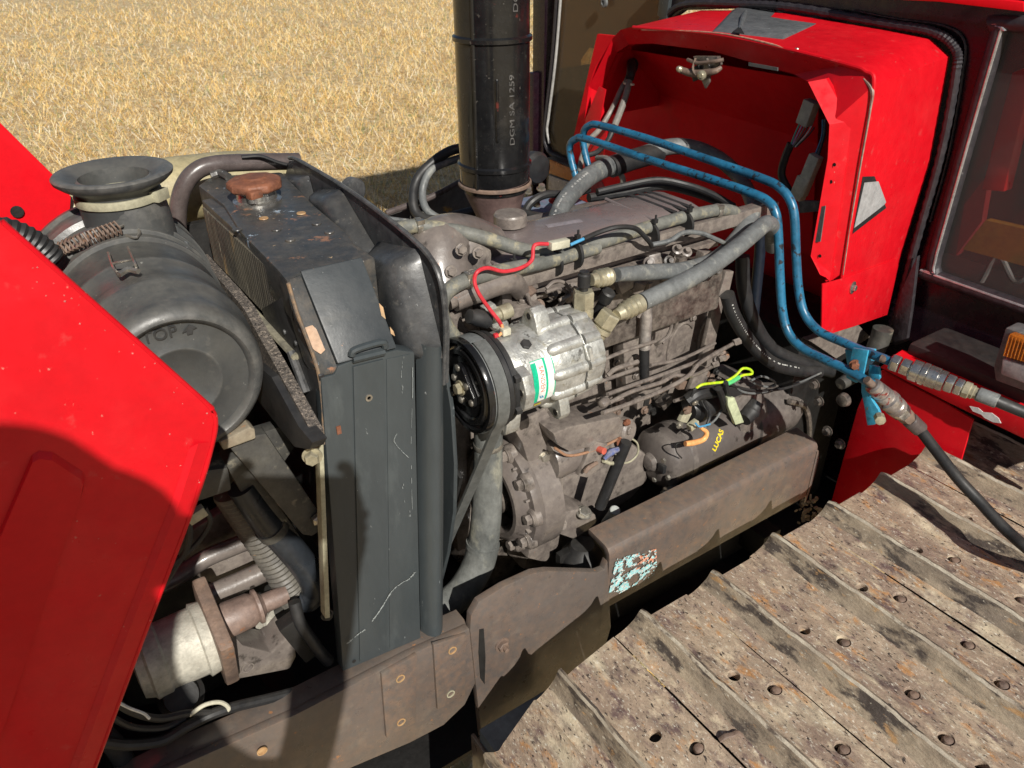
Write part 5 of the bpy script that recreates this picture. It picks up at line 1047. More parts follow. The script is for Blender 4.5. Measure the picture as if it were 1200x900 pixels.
# ================================================================ RED BULKHEAD COWL
XC1, XC2 = .70, .965
t = thing('bulkhead_cowl', 'bright red sheet steel cowl open towards the engine, fixed to the cab front', 'cowl', (.8, .3, 1.2))
F = [(685, 140), (690, 102), (698, 78), (717, 46), (727, 35), (742, 31), (835, 39), (920, 56), (995, 75), (1016, 83), (1026, 98), (1011, 180), (988, 325), (968, 392)]
B = [(792, 120), (797, 70), (800, 45), (806, 25), (812, 17), (822, 12), (868, 12), (920, 15), (1040, 35), (1090, 45), (1113, 66), (1090, 190), (1056, 300), (1040, 368)]
FP = ats(F, x=XC1); BP = ats(B, x=XC2)
m = MB(); n = len(F); m.add(FP+BP, [[i, i+1, n+i+1, n+i] for i in range(n-1)]); sh = m.build('outer_shell', RED, t, ang=36)
I1 = [(700, 150), (702, 108), (722, 62), (737, 52), (765, 51), (835, 60), (930, 87), (948, 96), (972, 146), (969, 186), (950, 300), (962, 322)]
# front face: band between the outer outline and the opening, folded back at the opening
O1 = [(685, 140), (690, 102), (717, 46), (727, 35), (742, 31), (835, 39), (995, 75), (1016, 83), (1026, 98), (1011, 180), (988, 325), (968, 330)]
O = ats(O1, x=XC1+.0005); I = [at(a_, b_, x=XC1+(.03 if a_ < 935 else (.0 if a_ < 950 else -.035))) for a_, b_ in I1]; I2 = [p+V((.02, 0, 0)) for p in I]; k = len(O)
m = MB(); m.add(O+I+I2, [[i, i+1, k+i+1, k+i] for i in range(k-1)]+[[k+i, k+i+1, 2*k+i+1, 2*k+i] for i in range(k-1)]); m.build('front_rim', RED, t, ang=15)
m = MB()   # inner flange on the near side, set back with its fold
a = ats([(947, 96), (972, 146), (970, 186), (950, 300), (961, 322), (968, 325)], x=XC1-.040); b = ats([(968, 92), (996, 142), (997, 150), (974, 320), (972, 328), (972, 330)], x=XC1-.016)
c_ = ats([(1004, 90), (1010, 100), (1004, 150), (985, 318), (978, 330), (976, 332)], x=XC1-.004)
n = len(a)
for i in range(n-1): m.add([a[i], a[i+1], b[i+1], b[i]], [(0, 1, 2, 3)]); b2_ = [p+V((.010, .002, 0)) for p in b]; m.add([b[i], b[i+1], b2_[i+1], b2_[i]], [(0, 1, 2, 3)])
m.build('inner_flange', RED, t, ang=15)
m = MB(); m.tube(ats([(742, 32), (835, 40), (920, 57), (995, 76), (1015, 84), (1024, 99), (1010, 180), (987, 325)], x=XC1-.001), .0035, 8, 6); rim = m.build('rim_bead', RED, t)
m = MB(); m.tube(ats([(1012, 92), (1022, 106), (1020, 128), (1011, 180), (998, 255), (988, 322)], x=XC1-.003), [.001, .0035, .002, .0015, .0015, .001], 6, 6); m.build('worn_edge', mat('bare_edge', (.34, .32, .26), (.2, .05, .04), .5, scale=90, contrast=.9), t)
m = MB(); m.tube(ats([(752, 35), (800, 36), (850, 40), (905, 52), (930, 62)], x=XC1-.003), [.0008, .0016, .0012, .0018, .0006], 6, 6); m.build('worn_edge', mat('bare_edge_top', (.5, .42, .3), (.5, .05, .04), .5, scale=120, contrast=.9), t)
# interior
m = MB(); bw = ats([(700, 40), (1010, 70), (1000, 200), (960, 420), (640, 300)], x=.93); m.prism(bw, (.01, 0, 0)); m.build('back_wall', RED2, t)
c1 = ats([(700, 95), (840, 140), (960, 175)], x=.925); 
m = MB(); top_ = ats([(720, 55), (960, 95)], x=.80); mid = ats([(735, 98), (850, 135), (958, 168)], x=.915); bot = ats([(690, 220), (800, 245), (950, 300)], x=.90)
m.add([top_[0], (top_[0]+top_[1])/2, top_[1]]+mid+bot, [(0, 1, 4, 3), (1, 2, 5, 4), (3, 4, 7, 6), (4, 5, 8, 7)]); m.build('inner_panel', RED2, t, ang=10)
m = MB(); s0 = ats([(703, 108), (724, 62), (738, 54)], x=XC1+.03); s1 = ats([(735, 115), (740, 70), (745, 60)], x=.90); s2 = ats([(686, 150), (686, 215)], x=XC1+.03)
m.add(s0+s1, [(0, 1, 4, 3), (1, 2, 5, 4)]); m.build('side_return', RED2, t)
m = MB(); q = ats([(686, 139), (702, 101), (710, 105), (700, 158), (688, 180), (683, 168)], x=XC1-.001); m.prism(q, (.002, 0, 0)); m.build('side_flange', RED, t, .0005)
m = MB(); q = ats([(684, 165), (712, 150), (706, 190), (690, 225), (702, 245), (688, 262), (676, 225)], x=XC1+.05); m.prism(q, (.002, 0, 0)); m.build('lower_bracket', RED, t, .0005)
m = MB(); 
for q in ([(693, 213), (703, 209), (712, 226), (701, 232)], [(689, 217), (694, 215), (702, 231), (696, 236)]): m.prism(ats(q, x=.60), (.002, 0, 0))
tag(m.build('red_tape_flag', REDW), 'small bright red cap pieces under the thick grey hose', 'cap')
# lower side piece with the bolt
q = [(964, 333), (986, 327), (1052, 303), (1053, 312), (1040, 369), (1000, 383), (968, 393), (963, 388)]
def side(px, py, off=0):
    p0 = FP[12]; n_ = (BP[12]-FP[12]).cross(FP[11]-FP[12]).normalized(); n_ = -n_ if n_.y > 0 else n_
    return onplane(px, py, p0+n_*off, n_)
m = MB(); A = [side(a, b, .0025) for a, b in q]; m.prism(A, (0, .003, 0)); m.build('lower_cheek', RED, t, .001)
nn = (BP[12]-FP[12]).cross(FP[11]-FP[12]).normalized(); nn = -nn if nn.y > 0 else nn
m = MB(); o = side(999, 337, .003); m.lathe(o, nn, [(0, .0115), (.0015, .0115), (.002, .010)], 24); m.build('washer', CHROME, t); m = MB(); m.bolt(o+nn*.002, nn, .006, .005, False); m.build('bolt', CHROME, t)
m = MB(); m.prism([side(a, b, .0006) for a, b in [(1011, 207), (1038, 206), (1045, 209), (1044, 236), (1038, 244), (999, 274)]], nn*.0004); m.build('decal_border', RUB, t, smooth=False)
m = MB(); m.prism([side(a, b, .0012) for a, b in [(1013, 214), (1034, 212), (1042, 218), (1041, 233), (1036, 240), (1001, 267)]], nn*.0004); m.build('decal', DECG, t, smooth=False)
m = MB(); m.prism(ats([(961, 242), (968, 241), (962, 283), (953, 284)], x=XC1-.036), (-.002, 0, 0)); m.build('flange_slot', mat('slot_grey', (.12, .12, .12)), t)
for q in ((978, 193), (974, 213), (961, 300)):
    m = MB(); m.lathe(at(*q, x=XC1-.033), (-1, 0, 0), [(0, .003), (.0006, .003), (.0006, 0)], 12); m.build('hole', DARK, t)
m = MB(); m.prism(ats([(850, 70), (1006, 92)][:0] or [(878, 73), (912, 79), (912, 83), (878, 77)], x=XC1+.003), (-.002, 0, 0)); m.build('flange_slot', mat('slot_grey2', (.10, .10, .10)), t)
# black vent on top
tn = (FP[6]-BP[6]).cross(FP[7]-BP[6]).normalized(); tn = tn if tn.z > 0 else -tn
def topp(px, py, off=0): return onplane(px, py, FP[6]+tn*off, tn)
GRV = mat('grey_black_vent', (.075, .08, .085), (.11, .115, .12), .5, scale=20, bump=.2, bscale=150, spots=[((.3, .31, .32), 120, .66, .05)])
A = [topp(*q) for q in [(834, 37), (858, 12), (912, 14), (966, 21), (971, 30), (918, 48)]]; C_ = sum(A, V())/6
m = MB(); m.loft(A, [C_+(p-C_)*.9+tn*.007 for p in A]); vt = m.build('top_vent', GRV, t, .002)
m = MB(); a, b = topp(866, 36, .004), topp(874, 13, .004); m.tube([a, (a+b)/2+tn*.004, b], [.004, .006, .003], 10, 3); a, b = topp(862, 38, .008), topp(870, 38, .008); m.build('vent_ridge', GRV, vt)
m = MB(); m.prism([topp(*q, .0072) for q in [(858, 38), (867, 31), (872, 40)]], tn*.001); m.build('vent_slot', DARK, vt)
m = MB(); m.lathe(topp(934, 57, .0), tn, [(0, .004), (.001, .0035), (.0012, 0)], 12); m.build('screw', STEEL, t)
# latch under the lip
t2 = thing('hood_latch', 'greasy hood latch with a brass pivot hanging under the top lip of the red cowl', 'latch', (.7, .4, 1.45))
def LX(a, b, x=XC1-.012): return at(a, b, x=x)
m = MB(); m.prism([LX(*q) for q in [(812, 66), (840, 66), (843, 76), (833, 84), (818, 82)]], (.01, 0, 0)); m.build('body', ENGD, t2, .001)
m = MB(); m.prism([LX(*q, XC1-.02) for q in [(828, 68), (831, 80), (831, 96), (826, 104), (822, 94), (824, 80)]], (.005, 0, 0)); m.build('hook', ENGD, t2, .001); m = MB(); m.tube([LX(806, 70, XC1-.015), LX(818, 74, XC1-.022), LX(836, 72, XC1-.022), LX(848, 70, XC1-.012)], .0035, 8, 4); m.tube([LX(815, 68, XC1-.02), LX(812, 82, XC1-.026), LX(820, 92, XC1-.024)], .0022, 6, 4); m.build('spring', RUSTB, t2)
m = MB(); m.tube([LX(798, 82, XC1-.025), LX(812, 86, XC1-.02), LX(836, 84, XC1-.02), LX(845, 79, XC1-.01)], [.006, .0075, .006, .004], 12, 3); m.build('pivot', RUSTB, t2)
m = MB(); m.lathe(LX(823, 88, XC1-.028), (-1, -.3, 0), [(0, .0085), (.004, .0085), (.005, .006), (.007, .004), (.007, 0)], 18); m.build('pivot_nut', BRASS, t2)
m = MB(); m.lathe(LX(799, 82, XC1-.03), (0, 1, .1), [(0, .003), (.003, .006), (.008, .006), (.012, .004)], 10); m.build('knob', BRASS, t2)
m = MB(); m.prism([LX(*q, XC1-.018) for q in [(808, 80), (818, 76), (820, 92), (812, 96)]], (.006, 0, 0)); m.build('lever', DARK, t2, .001)
# grommet with two grey cables
t2 = thing('bulkhead_cables', 'pair of grey cables leaving a black grommet in the upper corner of the red cowl', 'cables', (.85, .6, 1.4))
m = MB(); m.lathe(at(739, 76, x=.82), (-1, -.2, 0), [(0, .022), (.012, .020), (.014, .012), (.006, .010), (.004, 0)], 24); m.build('grommet', RUB, t2)
def wr(pts, r, mt, name='cable', n=10): m = MB(); m.tube([at(a, b, x=c) for a, b, c in pts], r, n, 7); return m.build(name, mt, t2)
CGR = mat('grey_cable', (.24, .22, .19), (.18, .17, .15), .55, scale=30)
wr([(739, 74, .80), (738, 88, .78), (736, 102, .76), (730, 122, .74), (720, 148, .70)], .0075, CGR); wr([(738, 74, .80), (736, 90, .78), (728, 105, .76), (716, 130, .74), (702, 152, .70), (690, 165, .66), (682, 185, .62), (680, 200, .60), (685, 215, .58)], .0062, CGR)
wr([(740, 73, .80), (740, 85, .775), (738, 92, .765)], .0095, RUB, 'sleeve'); wr([(720, 148, .70), (712, 165, .68), (700, 178, .66), (688, 182, .64)], .006, RUB)
wr([(722, 196, .60), (730, 210, .60), (728, 222, .60)], .006, CGR); wr([(700, 185, .62), (712, 186, .61), (722, 194, .60)], .006, CGR)
m = MB(); m.lathe(at(735, 98, x=.765), (0, -.2, 1), [(0, .010), (.004, .010)], 14); m.box(at(741, 99, x=.755), (.006, .008, .004)); m.build('cable_tie', CREAM, t2)
t2 = thing('cowl_connectors', 'two plastic plug connectors with multicoloured wires hanging inside the near side of the red cowl', 'connectors', (.75, .12, 1.35))
def cb(c, d, sx_, sy_, mt, name='connector', bev=.002):
    m = MB(); m.box(c, (sx_, sy_, d.length), V((0, 0, 1)).rotation_difference(d.normalized())); return m.build(name, mt, t2, bev)
a, b = at(942, 146, x=.76), at(952, 118, x=.76); cb((a+b)/2, b-a, .02, .024, mat('grey_connector', (.42, .41, .36), None, .5))
a, b = at(938, 228, x=.735), at(957, 182, x=.735); cb((a+b)/2, b-a, .016, .022, CREAM); 
a, b = at(934, 232, x=.735), at(944, 208, x=.735); cb((a+b)/2, b-a, .018, .025, CREAM)
cols = [mat('teal_wire', (.05, .4, .35)), mat('violet_wire', (.4, .25, .5)), HOSE, RUB, mat('white_wire', (.6, .6, .6)), RUB]
for k, cm_ in enumerate(cols):
    m = MB(); m.tube([at(938+k*3.2, 143+k*1.2, x=.76), at(931+k*3.4, 158, x=.758-k*.001), at(926+k*1.5, 172, x=.758)], .0014, 6, 5); m.build('wire', cm_, t2)
m = MB(); m.tube([at(927, 168, x=.76), at(920, 185, x=.758), at(916, 205, x=.758), at(925, 225, x=.76)], .0075, 10, 6); m.build('taped_wires', RUB, t2)
for k, cm_ in enumerate([CYAN, RUB, HOSE, RUB]):
    m = MB(); m.tube([at(964+k*1.2, 140, x=.77), at(963+k, 160, x=.76), at(955+k*1.5, 182, x=.74)], .0016, 6, 5); m.build('wire', cm_, t2)
m = MB(); m.prism(ats([(935, 235), (960, 236), (958, 248), (937, 250)], x=.80), (.01, 0, 0)); m.build('tab', HOSE, t2, .002)

# ================================================================ CAB
XW = .975
t = thing('cab', 'dark plum cab front with a rubber framed side window with a red slab standing in for its reflection', 'cab', (XW, .2, .9))
def wallbox(y0, y1, z0, z1, name, mt=CABM, x0=XW, th=.02, bev=0): m = MB(); m.box((x0+th/2, (y0+y1)/2, (z0+z1)/2), (th, abs(y1-y0), abs(z1-z0))); return m.build(name, mt, t, bev)
wl = at(1088, 322, x=XW).y; wb = at(1090, 322, x=XW).z; 
yL = at(655, 0, x=XW).y
wallbox(.46, wl-.002, .55, 2.3, 'front_panel'); wallbox(wl-.002, -.75, .55, wb, 'front_panel', th=.03); wallbox(.455, .56, 1.5, 2.3, 'front_panel')
wallbox(.5, .9, .55, 1.13, 'front_panel')
# window rubber and glass
def WP(px, py, x=XW): return at(px, py, x=x)
z_t = 2.05
c0 = V((XW-.006, wl-.006, z_t)); rim_pts = [V((XW-.006, -.72, wb)), V((XW-.006, wl-.05, wb+.002)), V((XW-.006, wl-.018, wb+.008)), V((XW-.006, wl-.006, wb+.03)), V((XW-.006, wl-.005, wb+.1)), V((XW-.006, wl-.005, at(1175, 55, x=XW).z)), V((XW-.006, wl-.012, at(1182, 35, x=XW).z)), V((XW-.006, wl-.05, at(1195, 27, x=XW).z)), V((XW-.006, -.72, at(1195, 27, x=XW).z+.01))]
m = MB(); m.tube(rim_pts, .013, 12, 5); m.build('window_rubber', SEAL, t)
m = MB(); m.tube([p+V((-.010, -.007 if i > 2 else 0, .006 if i < 4 else 0)) for i, p in enumerate(rim_pts)], .0028, 8, 5); m.build('window_trim', mat('bright_trim', (.5, .5, .5), None, .3, metal=.6), t)
zt = at(1195, 27, x=XW).z; wallbox(wl-.002, -.75, zt+.012, 2.4, 'front_panel')
m = MB(); m.box((XW+.004, (wl-.75)/2, (wb+zt)/2), (.004, wl+.74, zt-wb)); m.build('window_glass', GLASS, t)
m = MB(); m.box((1.62, .38, 2.62), (1.36, 1.95, .10)); m.build('roof', RED2, t, .03)
for (px_, py_) in ((2.26, -.52), (2.26, 1.28), (1.0, -.55), (1.0, 1.29)):
    m = MB(); m.box((px_, py_, 1.6), (.06, .06, 2.0)); m.build('roof_post', CABM, t, .005)
m = MB(); m.box((1.6, 1.3, .95), (1.3, .03, .7)); m.build('far_door', CABM, t, .005)
m = MB(); m.box((2.26, .38, 1.1), (.03, 1.8, 1.0)); m.build('rear_panel', CABM, t, .005)
# interior seen through the glass
ti = thing('cab_interior', 'dark cab interior with red and ochre slabs behind the glass standing in for reflections', 'interior', (1.3, -.2, 1.0))
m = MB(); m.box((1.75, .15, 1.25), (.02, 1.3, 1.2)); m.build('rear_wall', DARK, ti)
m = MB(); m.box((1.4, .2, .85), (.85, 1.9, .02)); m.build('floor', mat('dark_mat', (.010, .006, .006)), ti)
m = MB(); P = ats([(1186, 85), (1212, 75), (1176, 225), (1150, 222)], x=1.02); m.prism(P, (.03, 0, 0)); m.build('red_reflection', RED, ti, .003)  # red slab behind the pane stands in for a reflection on the glass
m = MB(); P = ats([(1155, 258), (1230, 275), (1230, 320), (1128, 292)], x=1.03); m.prism(P, (.02, 0, 0)); m.build('ochre_reflection', mat('ochre', (.40, .23, .02), None, .6), ti)  # ochre slab, likewise a window reflection built as an object
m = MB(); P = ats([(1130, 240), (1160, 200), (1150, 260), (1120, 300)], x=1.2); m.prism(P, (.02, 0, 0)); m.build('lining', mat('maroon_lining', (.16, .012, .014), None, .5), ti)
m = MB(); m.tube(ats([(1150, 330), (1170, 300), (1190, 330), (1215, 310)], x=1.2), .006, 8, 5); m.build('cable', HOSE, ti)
# rubber seal round the cowl
m = MB(); P = spline(ats([(770, 30), (800, 6), (868, 5), (930, 9), (1040, 28), (1095, 38), (1120, 58), (1120, 90), (1103, 180), (1078, 270), (1056, 350), (1044, 400)], x=XW-.012), 14)
m.tube(P, [.0072+.0014*(i % 2) for i in range(len(P))], 10, 1); m.build('cowl_seal', SEAL, t)
m = MB(); P = ats([(1000, 12), (1050, 22), (1105, 30), (1130, 48), (1128, 90), (1112, 180), (1090, 260)], x=XW-.004); m.tube(P, .0035, 8, 6, flat=.4); m.build('sealant_bead', mat('old_sealant', (.07, .065, .065), (.02, .018, .02), .6, scale=80, bump=1, bscale=60), t)
m = MB(); P = ats([(1048, 405), (1044, 395), (1056, 340), (1075, 300), (1068, 360), (1062, 400)], x=XW-.03); m.prism(P, (.01, 0, 0)); m.build('seal_end', SEAL, t, .001)
m = MB(); P = ats([(1000, -3), (1100, 2), (1200, 14), (1200, 3), (1100, -10), (1000, -14)], x=XW-.03); m.prism(P, (.02, 0, 0)); m.build('gutter', RED2, t, .002)
# far front window
q = [(656, -60), (650, 60), (641, 150), (645, 172), (655, 182), (690, 200), (780, 230), (812, 20), (812, -80)]
m = MB(); m.prism(ats([(656, -60), (650, 60), (641, 160), (648, 178), (700, 196), (790, 225), (790, -90)], x=XW+.01), (.004, 0, 0)); m.build('far_window_glass', TINT, t)
m = MB(); m.tube(ats([(661, -60), (652, 60), (643, 135), (641, 152), (644, 168)], x=XW), .004, 8, 6); m.build('white_seal', mat('white_seal', (.45, .44, .42)), t)
m = MB(); m.tube(ats([(657, -60), (649, 60), (639, 150), (641, 172), (652, 183), (700, 205)], x=XW+.003), .008, 8, 6); m.build('window_rubber', SEAL, t)
m = MB(); m.prism(ats([(640, 168), (652, 180), (688, 190), (690, 250), (640, 235), (637, 200)], x=XW+.02), (.02, 0, 0)); m.build('post_foot', RUB, t, .004)
m = MB(); m.prism(ats([(776, -30), (788, -30), (780, 28), (770, 18)], x=XW-.02), (.02, 0, 0)); m.build('inner_post', BLKP, t, .002)
m = MB(); m.prism(ats([(784, -30), (870, -30), (870, 10), (800, 12), (775, 30), (780, 10)], x=XW-.01), (.02, 0, 0)); m.build('upper_panel', CABM, t, .002)
m = MB(); m.lathe(at(709, 3, x=XW), (-1, 0, 0), [(0, .012), (.006, .011), (.007, .006), (.003, .005)], 18); m.build('latch_knob', HOSE, t)
# rear tinted pane of the cab with its clear light patch
m = MB(); A = ats([(640, -150), (790, -150), (790, 60), (690, 56), (680, 70), (673, 160), (660, 190), (630, 190)], x=1.6); m.prism(A, (.004, 0, 0)); m.build('rear_tinted_pane', TINT, ti)
# ================================================================ SIGNAL LAMPS
t = thing('signal_lamp', 'small amber over clear signal lamp behind the blue pipe bends, field side', 'lamp', at(657, 205, x=.9))
Q = lambda px, py, x=.90: at(px, py, x=x)
m = MB(); m.prism([Q(*p) for p in [(641, 184), (672, 196), (676, 222), (640, 226)]], (.03, 0, 0)); m.build('housing', RUB, t, .003)
m = MB(); m.prism([Q(*p, .895) for p in [(644, 187), (670, 198), (671, 213), (643, 203)]], (.01, 0, 0)); m.build('amber_lens', AMBER, t, .002)
m = MB(); m.prism([Q(*p, .895) for p in [(643, 205), (671, 215), (668, 226), (642, 222)]], (.01, 0, 0)); m.build('clear_lens', CLEAR, t, .002)
t = thing('signal_lamp', 'amber and clear ribbed signal lamp at the right edge above the red footplate', 'lamp', at(1190, 420, x=.82))
m = MB(); m.prism([Q(*p, .82) for p in [(1178, 384), (1230, 400), (1230, 470), (1166, 446), (1164, 430)]], (.04, 0, 0)); m.build('housing', HOSE, t, .004)
m = MB(); m.prism([Q(*p, .805) for p in [(1182, 391), (1232, 410), (1232, 434), (1175, 418)]], (.02, 0, 0)); m.build('amber_lens', AMBER, t, .004)
m = MB(); m.prism([Q(*p, .805) for p in [(1174, 420), (1232, 437), (1232, 462), (1172, 439)]], (.02, 0, 0)); m.build('clear_lens', CLEAR, t, .004)
m = MB(); 
for i in range(14): a, b = Q(1183+i*4, 393+i*1.5, .8035), Q(1176+i*4, 417+i*1.2, .8035); m.tube([a, b], .0008, 5, 1)
m.build('lens_rib', AMBER, t, kind='stuff')

# ================================================================ RED FOOTPLATE
XB_ = .80
t = thing('footplate', 'bright red footplate edge and side panel above the rear of the track', 'footplate', (XB_, -.2, .9))
top = [(1052, 421), (1060, 410), (1200, 470), (1330, 525), (1330, 570), (1200, 514), (1100, 464), (1033, 432)]
zf = at(1100, 440, x=XB_).z
m = MB(); A = ats([(1030, 431), (1045, 420), (1120, 450), (1200, 488), (1330, 548), (1330, 576), (1200, 515), (1110, 472)], x=XB_); m.prism(A, (.02, 0, 0)); m.build('front_edge', RED, t, .004)
a0, a1 = at(1040, 421, x=XB_), at(1330, 548, x=XB_)
m = MB(); m.add([V((XB_+.002, a0.y, a0.z)), V((XB_+.002, a1.y, a0.z)), V((XB_+.045, a1.y, a0.z+.006)), V((XB_+.045, a0.y+.0, a0.z+.006))], [(0, 1, 2, 3)]); m.build('top_skin', RED, t)
m = MB(); m.box((XB_+.10, (a0.y+a1.y)/2-.01, a0.z+.012), (.12, abs(a1.y-a0.y), .03)); m.build('rubber_mat', RUB, t, .008)
m = MB(); A = ats([(1005, 478), (1012, 462), (1033, 434), (1110, 474), (1140, 492), (1120, 560), (1000, 640), (965, 620)], x=XB_+.012); m.prism(A, (.005, 0, 0)); m.build('side_panel', RED, t, .001)
m = MB(); A = ats([(930, 640), (975, 585), (985, 540), (1008, 470), (1018, 500), (1015, 560), (1000, 600), (960, 660)], x=XB_-.004); 
m = MB(); A = ats([(1150, 460+14), (1166, 470+12), (1172, 488), (1188, 499-4), (1190, 505-6), (1176, 495), (1160, 488), (1146, 478)], x=XB_-.0015); m.prism([at(a, b+6, x=XB_-.0015) for a, b in [(1136, 470), (1146, 472), (1152, 477), (1162, 478), (1170, 484), (1173, 490), (1164, 489), (1154, 484), (1150, 480), (1140, 476)]], (.001, 0, 0)); m.build('torn_sticker', WHITE, t, smooth=False)
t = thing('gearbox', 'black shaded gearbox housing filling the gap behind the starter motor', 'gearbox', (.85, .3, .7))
m = MB(); m.box((.82, .32, .76), (.20, .50, .50)); m.build('housing', mat('deep_shade_black', (.008, .008, .008), (.014, .013, .012), .5, scale=30, bump=.5), t, .03)  # shade of the gap put into the colour, since sun reaches it
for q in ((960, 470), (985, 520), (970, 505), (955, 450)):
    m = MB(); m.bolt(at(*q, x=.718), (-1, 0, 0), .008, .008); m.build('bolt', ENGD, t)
m = MB(); m.tube(pth([(925, 470, .06), (945, 480, .06), (948, 520, .06), (940, 560, .06)]), .006, 8, 5); m.build('breather_pipe', ENGD, t)
m = MB(); m.lathe(at(990, 468, x=.74), (-1, 0, 0), [(0, .014), (.01, .012), (.012, .006)], 18); m.build('plug', ENGD, t)
m = MB(); P = pth([(985, 450, .02), (1015, 430, .02), (1030, 400, .02), (1035, 385, .02)]); m.tube(P, [.012, .018, .02, .02], 14, 4); tag(m.build('rubber_duct', DST), 'dusty black rubber duct under the lower corner of the red cowl', 'duct')
m = MB(); m.prism(ats([(950, 400), (1000, 375), (1020, 395), (980, 420)], y=.06), (0, .02, 0)); tag(m.build('brown_bracket', ENG), 'brown steel bracket under the blue pipes and red cowl', 'bracket')
m = MB(); m.tube(pth([(962, 437, .01), (940, 447, .0), (930, 450, 0)]), .0018, 6, 4); tag(m.build('thin_cable', HOSE), 'thin pale cable end below the blue bracket', 'cable')
# soil and straw caught at the end of the beam
m = MB(); q0 = at(958, 600, y=-.10)
for i in range(60): m.box(q0+V((rr.uniform(-.04, .03), rr.uniform(-.03, .03), rr.uniform(-.02, .015))), (rr.uniform(.004, .012), rr.uniform(.002, .006), rr.uniform(.002, .006)), Quaternion(V((rr.random(), rr.random(), rr.random()+.1)).normalized(), rr.uniform(0, 3)))
o = m.build('soil_crumbs', mat('dry_soil', (.35, .27, .15), (.2, .15, .09), .8, scale=90), kind='stuff'); o['label'] = 'dry soil crumbs and straw caught at the rear end of the side beam'; o['category'] = 'soil'

# ================================================================ BLUE HYDRAULIC PIPES
def bxy(pts): return [at(a, b, **{c[0]: c[1]}) for a, b, c in pts]
x1_, x2_ = .575, .545
P1 = bxy([(692, 205, ('x', x1_)), (684, 172, ('x', x1_)), (684, 155, ('x', x1_)), (691, 147, ('x', x1_)), (704, 147, ('x', x1_)), (760, 163, ('x', x1_)), (830, 187, ('x', x1_)), (895, 210, ('x', x1_)), (915, 221, ('x', x1_)), (926, 235, ('x', x1_)), (931, 255, ('x', x1_)), (933, 300, ('x', x1_)), (936, 340, ('x', x1_)), (943, 368, ('x', x1_)), (960, 388, ('x', x1_)), (990, 402, ('x', x1_)), (1008, 410, ('x', x1_)), (1045, 424, ('x', x1_))])
P2 = bxy([(676, 212, ('x', x2_)), (669, 185, ('x', x2_)), (668, 170, ('x', x2_)), (675, 163, ('x', x2_)), (688, 163, ('x', x2_)), (760, 187, ('x', x2_)), (830, 209, ('x', x2_)), (880, 226, ('x', x2_)), (900, 236, ('x', x2_)), (909, 250, ('x', x2_)), (912, 275, ('x', x2_)), (914, 325, ('x', x2_)), (917, 365, ('x', x2_)), (924, 390, ('x', x2_)), (940, 408, ('x', x2_)), (968, 422, ('x', x2_)), (992, 433, ('x', x2_)), (1022, 450, ('x', x2_))])
for P, l in ((P1, 'upper bright blue hydraulic pipe crossing in front of the red cowl'), (P2, 'lower bright blue hydraulic pipe with rusty chips ending at the bracket')):
    m = MB(); m.tube(P, .0074, 18, 7); tag(m.build('hydraulic_pipe', BLUE), l, 'pipe', 'blue hydraulic pipes')
xk = .56
t = thing('pipe_bracket', 'pale blue clamp bracket holding the two hydraulic pipe ends', 'bracket', at(1010, 425, x=xk))
K = lambda a, b, x=xk: at(a, b, x=x)
m = MB(); m.prism([K(*q, .553) for q in [(1001, 407), (1019, 410), (1012, 445), (1005, 448), (993, 442), (996, 428)]], (-.004, 0, 0)); m.build('clamp_plate', BLUEL, t, .001)
m = MB(); m.prism([K(*q, .60) for q in [(1000, 404), (1028, 408), (1026, 422), (1016, 436), (1004, 430)]], (-.024, 0, 0)); m.build('clamp_block', BLUEL, t, .003)
m = MB(); m.prism([K(*q, .545) for q in [(1009, 445), (1019, 447), (1021, 468), (1029, 480), (1033, 491), (1024, 498), (1016, 499), (1013, 480), (1009, 460)]], (.006, 0, 0)); m.build('tail', BLUEL, t, .002)
m = MB(); m.prism([K(*q, .57) for q in [(1018, 428), (1029, 430), (1031, 443), (1024, 452), (1017, 445)]], (.006, 0, 0)); m.build('wing', BLUEL, t, .001)
m = MB(); m.bolt(K(1002, 427, .548), (-.8, -.6, 0), .0065, .007); m.build('rusty_bolt', RUSTY, t)
m = MB(); m.lathe(K(1030, 488, .535), (-.7, -.7, 0), [(0, .008), (.012, .008), (.013, .005)], 8); m.build('pale_bolt', BRASS, t)
def coupling(name, label, a, b, xv, prof, mats, hosepts, hr):
    t = thing(name, label, 'coupling', a)
    d = (b-a).normalized(); L = (b-a).length
    for nm, seg, n, mt in prof:
        m = MB(); m.lathe(a, d, [(s*L, r) for s, r in seg], n); m.build(nm, mt, t, .0006 if n == 6 else 0, ang=30)
    return t
PR = [('nipple', [(-.12, .006), (.04, .006)], 16, RUSTB),
      ('hex_nut', [(0, .0125), (.02, .0145), (.09, .0145), (.10, .013)], 6, CHROME), ('hex_nut', [(.12, .0125), (.13, .0142), (.21, .0142), (.22, .013)], 6, CHROME),
      ('sleeve', [(.22, .0135), (.24, .0165), (.33, .0165), (.335, .0150), (.345, .0150), (.35, .0172), (.40, .0175), (.405, .0155), (.415, .0155), (.42, .0168), (.52, .0165), (.525, .0150), (.535, .0150), (.54, .0158), (.60, .0155)], 32, CHROME),
      ('hex_nut', [(.61, .013), (.62, .0150), (.69, .0150), (.70, .013)], 6, CHROME), ('hex_nut', [(.71, .012), (.72, .0138), (.78, .0138), (.79, .012)], 6, CHROME),
      ('adapter', [(.79, .0105), (.80, .0128), (.86, .0128), (.87, .0105), (.90, .0110), (.91, .009), (.96, .009)], 8, BRASS),
      ('ferrule', [(.94, .0095), (.95, .0105), (1.14, .0105), (1.15, .0098)], 24, HOSE)]
a, b = at(1044, 424, x=x1_), at(1152, 464, x=x1_+.035)
coupling('hydraulic_coupling', 'chrome quick coupling on the upper hydraulic hose lying along the red footplate', a, b, 0, PR, None, None, 0)
d = (b-a); e = a+d*1.13
